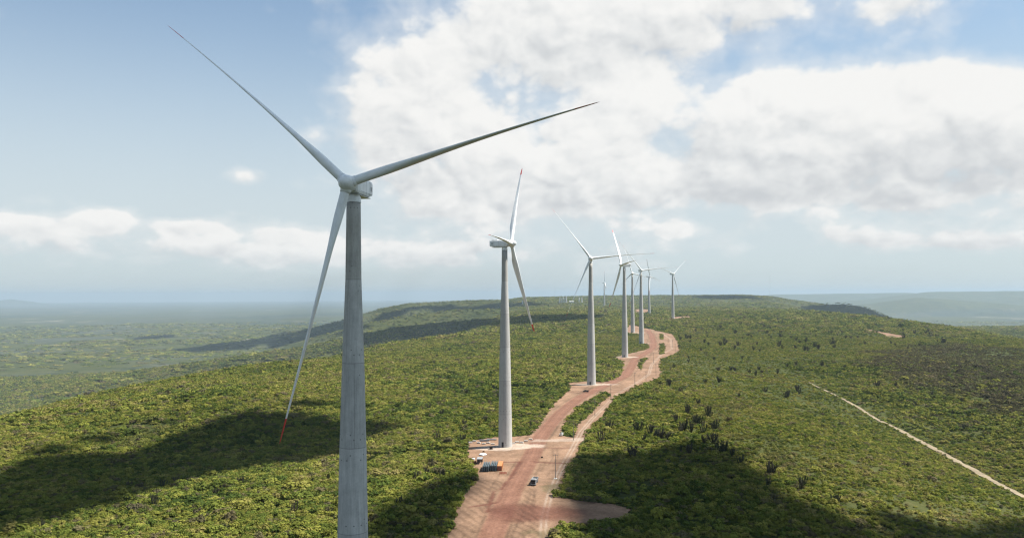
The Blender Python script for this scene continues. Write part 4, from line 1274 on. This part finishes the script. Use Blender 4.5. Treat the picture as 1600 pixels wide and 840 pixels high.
crate((847.5, 716), (.8, .8, .7), "small dark crate alone on the verge right of the road", m_brown, .5)
# white tarpaulin heap
p = at_px(754.5, 710.5)
bm = bmesh.new()
q = bmesh.ops.create_uvsphere(bm, u_segments=28, v_segments=14, radius=1.0)
for v in bm.verts:
    n_ = 1 + .35 * float(fbm(np.array([v.co.x * 2.2 + 7]), np.array([v.co.y * 2.2 + v.co.z]), 3, 5)[0])
    v.co = Vector((v.co.x * 2.4 * n_, v.co.y * 3.0 * n_, max(v.co.z, -.1) * .8 * n_))
tp = bm_obj("tarpaulin", bm, m_paint, None, True); tp.location = (p[0], p[1], ground_z(p[0], p[1]))
setp(tp, None, "crumpled white tarpaulin heap on the pad behind the site shelter", "tarpaulin")
crate((756, 707), (.8, .8, .9), "small brown crate beside the white tarpaulin heap", m_crate, .4)

# orange plastic barrier on the ground before the container
p = at_px(786, 741)
br = thing("safety_barrier", "low orange red plastic barrier lying in front of the container", "barrier", (p[0], p[1], ground_z(p[0], p[1])), R(4))
for zz in (.25, .6, .95):
    bm = bmesh.new(); add_box(bm, (0, 0, zz), (3.6, .06, .2), .01); bm_obj("rail", bm, m_net, br)
for s in (-1.7, -.6, .6, 1.7):
    bm = bmesh.new(); add_box(bm, (s, .07, .55), (.1, .08, 1.1)); add_box(bm, (s, .07, .04), (.12, .9, .08)); bm_obj("post", bm, m_net, br)

# pale blocks and steel lengths at the foot of the second turbine
blocks = [(735, 692.5), (741, 690.5), (748, 693), (756, 694.5), (763, 693), (770, 695), (802, 694), (808, 691.5), (815, 692.5), (822, 690), (829, 688)]
blk_me = None
for i, px in enumerate(blocks):
    p = at_px(*px)
    if blk_me is None:
        bm = bmesh.new(); add_box(bm, (0, 0, .4), (2.3, 1.1, .8), .06); add_box(bm, (0, 0, .86), (.5, .5, .14), .03)
        blk_me = bpy.data.meshes.new("concrete_block"); bm.to_mesh(blk_me); bm.free(); blk_me.materials.append(m_block)
    o = bpy.data.objects.new("concrete_block", blk_me); COL.objects.link(o)
    o.location = (p[0], p[1], ground_z(p[0], p[1])); o.rotation_euler = (0, 0, rg.uniform(-.4, .4))
    lab = "pale concrete block on the white gravel left of the second turbine's foot" if px[0] < 788 else "pale concrete block on the white gravel right of the second turbine's foot"
    setp(o, None, lab, "concrete block", "concrete blocks left of the tower foot" if px[0] < 788 else "concrete blocks right of the tower foot")
def beam_stack(px, n, label, yaw):
    p = at_px(*px); r = thing("beam_stack", label, "beam stack", (p[0], p[1], ground_z(p[0], p[1])), yaw)
    for i in range(n):
        bm = bmesh.new(); L = rg.uniform(5, 6.5)
        z = .2 + .34 * (i // 3); y = (i % 3) * .42
        add_box(bm, (0, y, z + .13), (L, .3, .04)); add_box(bm, (0, y, z - .13), (L, .3, .04)); add_box(bm, (0, y, z), (L, .05, .24)); bm_obj("beam", bm, m_steel, r)
beam_stack((757, 690), 9, "stack of grey steel beams just left of the second turbine's foot", .08)
beam_stack((768, 688), 6, "small grey steel beam stack hard against the second turbine's foot", -.2)

# ------------------------------------------------------------------ the far skyline of the ridge
def far_tower(px, Y, h, label, group):
    d = px_dir(*px); p = np.array(d) / d[1] * Y
    z = float(terr(p[0], p[1]))
    r = thing("tower_stub", label, "tower", (p[0], p[1], z), 0, group)
    bm = bmesh.new(); add_tube(bm, (0, 0, -2), (0, 0, h), 4.2, 2.6, 16); bm_obj("tower_shaft", bm, m_paint, r)
    bm = bmesh.new(); add_tube(bm, (0, 0, h), (0, 0, h + 2.5), 3.0, 2.0, 16); bm_obj("tower_cap", bm, m_grey, r)
for x in (874.5, 877.2, 880, 882.6, 885): far_tower((x, 474), 4650, rg.uniform(26, 38), "tiny white tower stub in the row of five on the far plateau", "five white stubs on the plateau")
for x in (905, 909): far_tower((x, 475), 4650, rg.uniform(28, 36), "tiny white tower stub in the pair right of the row of five", "pair of white stubs on the plateau")
for x in (816.5, 819.5): far_tower((x, 471), 4900, rg.uniform(16, 22), "tiny white tower stub near the second turbine's lower blade", "white stubs by the lower blade")
def far_shed(px, Y, sz, label):
    d = px_dir(*px); p = np.array(d) / d[1] * Y
    z = float(terr(p[0], p[1])); W, D, H = sz
    r = thing("shed", label, "shed", (p[0], p[1], z), 0)
    bm = bmesh.new(); add_box(bm, (0, 0, H / 2 - 1), (W, D, H + 2)); bm_obj("wall", bm, m_paint, r)
    bm = bmesh.new()
    v = [bm.verts.new(c) for c in ((-W / 2 - 1, -D / 2 - 1, H + .01), (W / 2 + 1, -D / 2 - 1, H + .01), (W / 2 + 1, D / 2 + 1, H + .01), (-W / 2 - 1, D / 2 + 1, H + .01), (-W / 2 - 1, 0, H + D * .2), (W / 2 + 1, 0, H + D * .2))]
    for f in ((0, 1, 5, 4), (2, 3, 4, 5), (1, 2, 5), (3, 0, 4), (3, 2, 1, 0)): bm.faces.new([v[i] for i in f])
    bm_obj("roof", bm, m_paint, r)
    bm = bmesh.new(); add_box(bm, (0, -D / 2 - .05, H * .4), (W * .25, .2, H * .8)); bm_obj("door", bm, m_dark, r)
far_shed((741, 469), 5350, (26, 14, 9), "white shed on the far plateau crest left of the second turbine")
far_shed((893, 473), 4650, (26, 14, 7), "white shed beside the far row of tower stubs")
def met_mast(px, Y, h, label):
    d = px_dir(*px); p = np.array(d) / d[1] * Y
    z = float(terr(p[0], p[1]))
    r = thing("measuring_mast", label, "mast", (p[0], p[1], z), 0)
    bm = bmesh.new()
    for k in range(3):
        a = 2 * math.pi * k / 3
        add_tube(bm, (.7 * math.cos(a), .7 * math.sin(a), -1), (.35 * math.cos(a), .35 * math.sin(a), h), .12, .09, 6)
    nb = int(h / 3)
    for i in range(nb):
        z0, z1 = i * h / nb, (i + 1) * h / nb
        for k in range(3):
            a, b = 2 * math.pi * k / 3, 2 * math.pi * (k + 1) / 3
            add_tube(bm, (.6 * math.cos(a), .6 * math.sin(a), z0), (.6 * math.cos(b), .6 * math.sin(b), z1), .06, .06, 4)
    bm_obj("lattice", bm, m_steel, r)
    bm = bmesh.new()
    for zz in (h * .6, h * .8, h - 1): add_tube(bm, (-3, 0, zz), (3, 0, zz), .07, .07, 5)
    bm_obj("boom", bm, m_steel, r)
met_mast((867, 466), 4500, 120, "thin lattice measuring mast on the skyline left of the third turbine")
met_mast((1203, 466), 5600, 160, "thin lattice measuring mast alone on the right skyline")
print("SCENE BUILT")
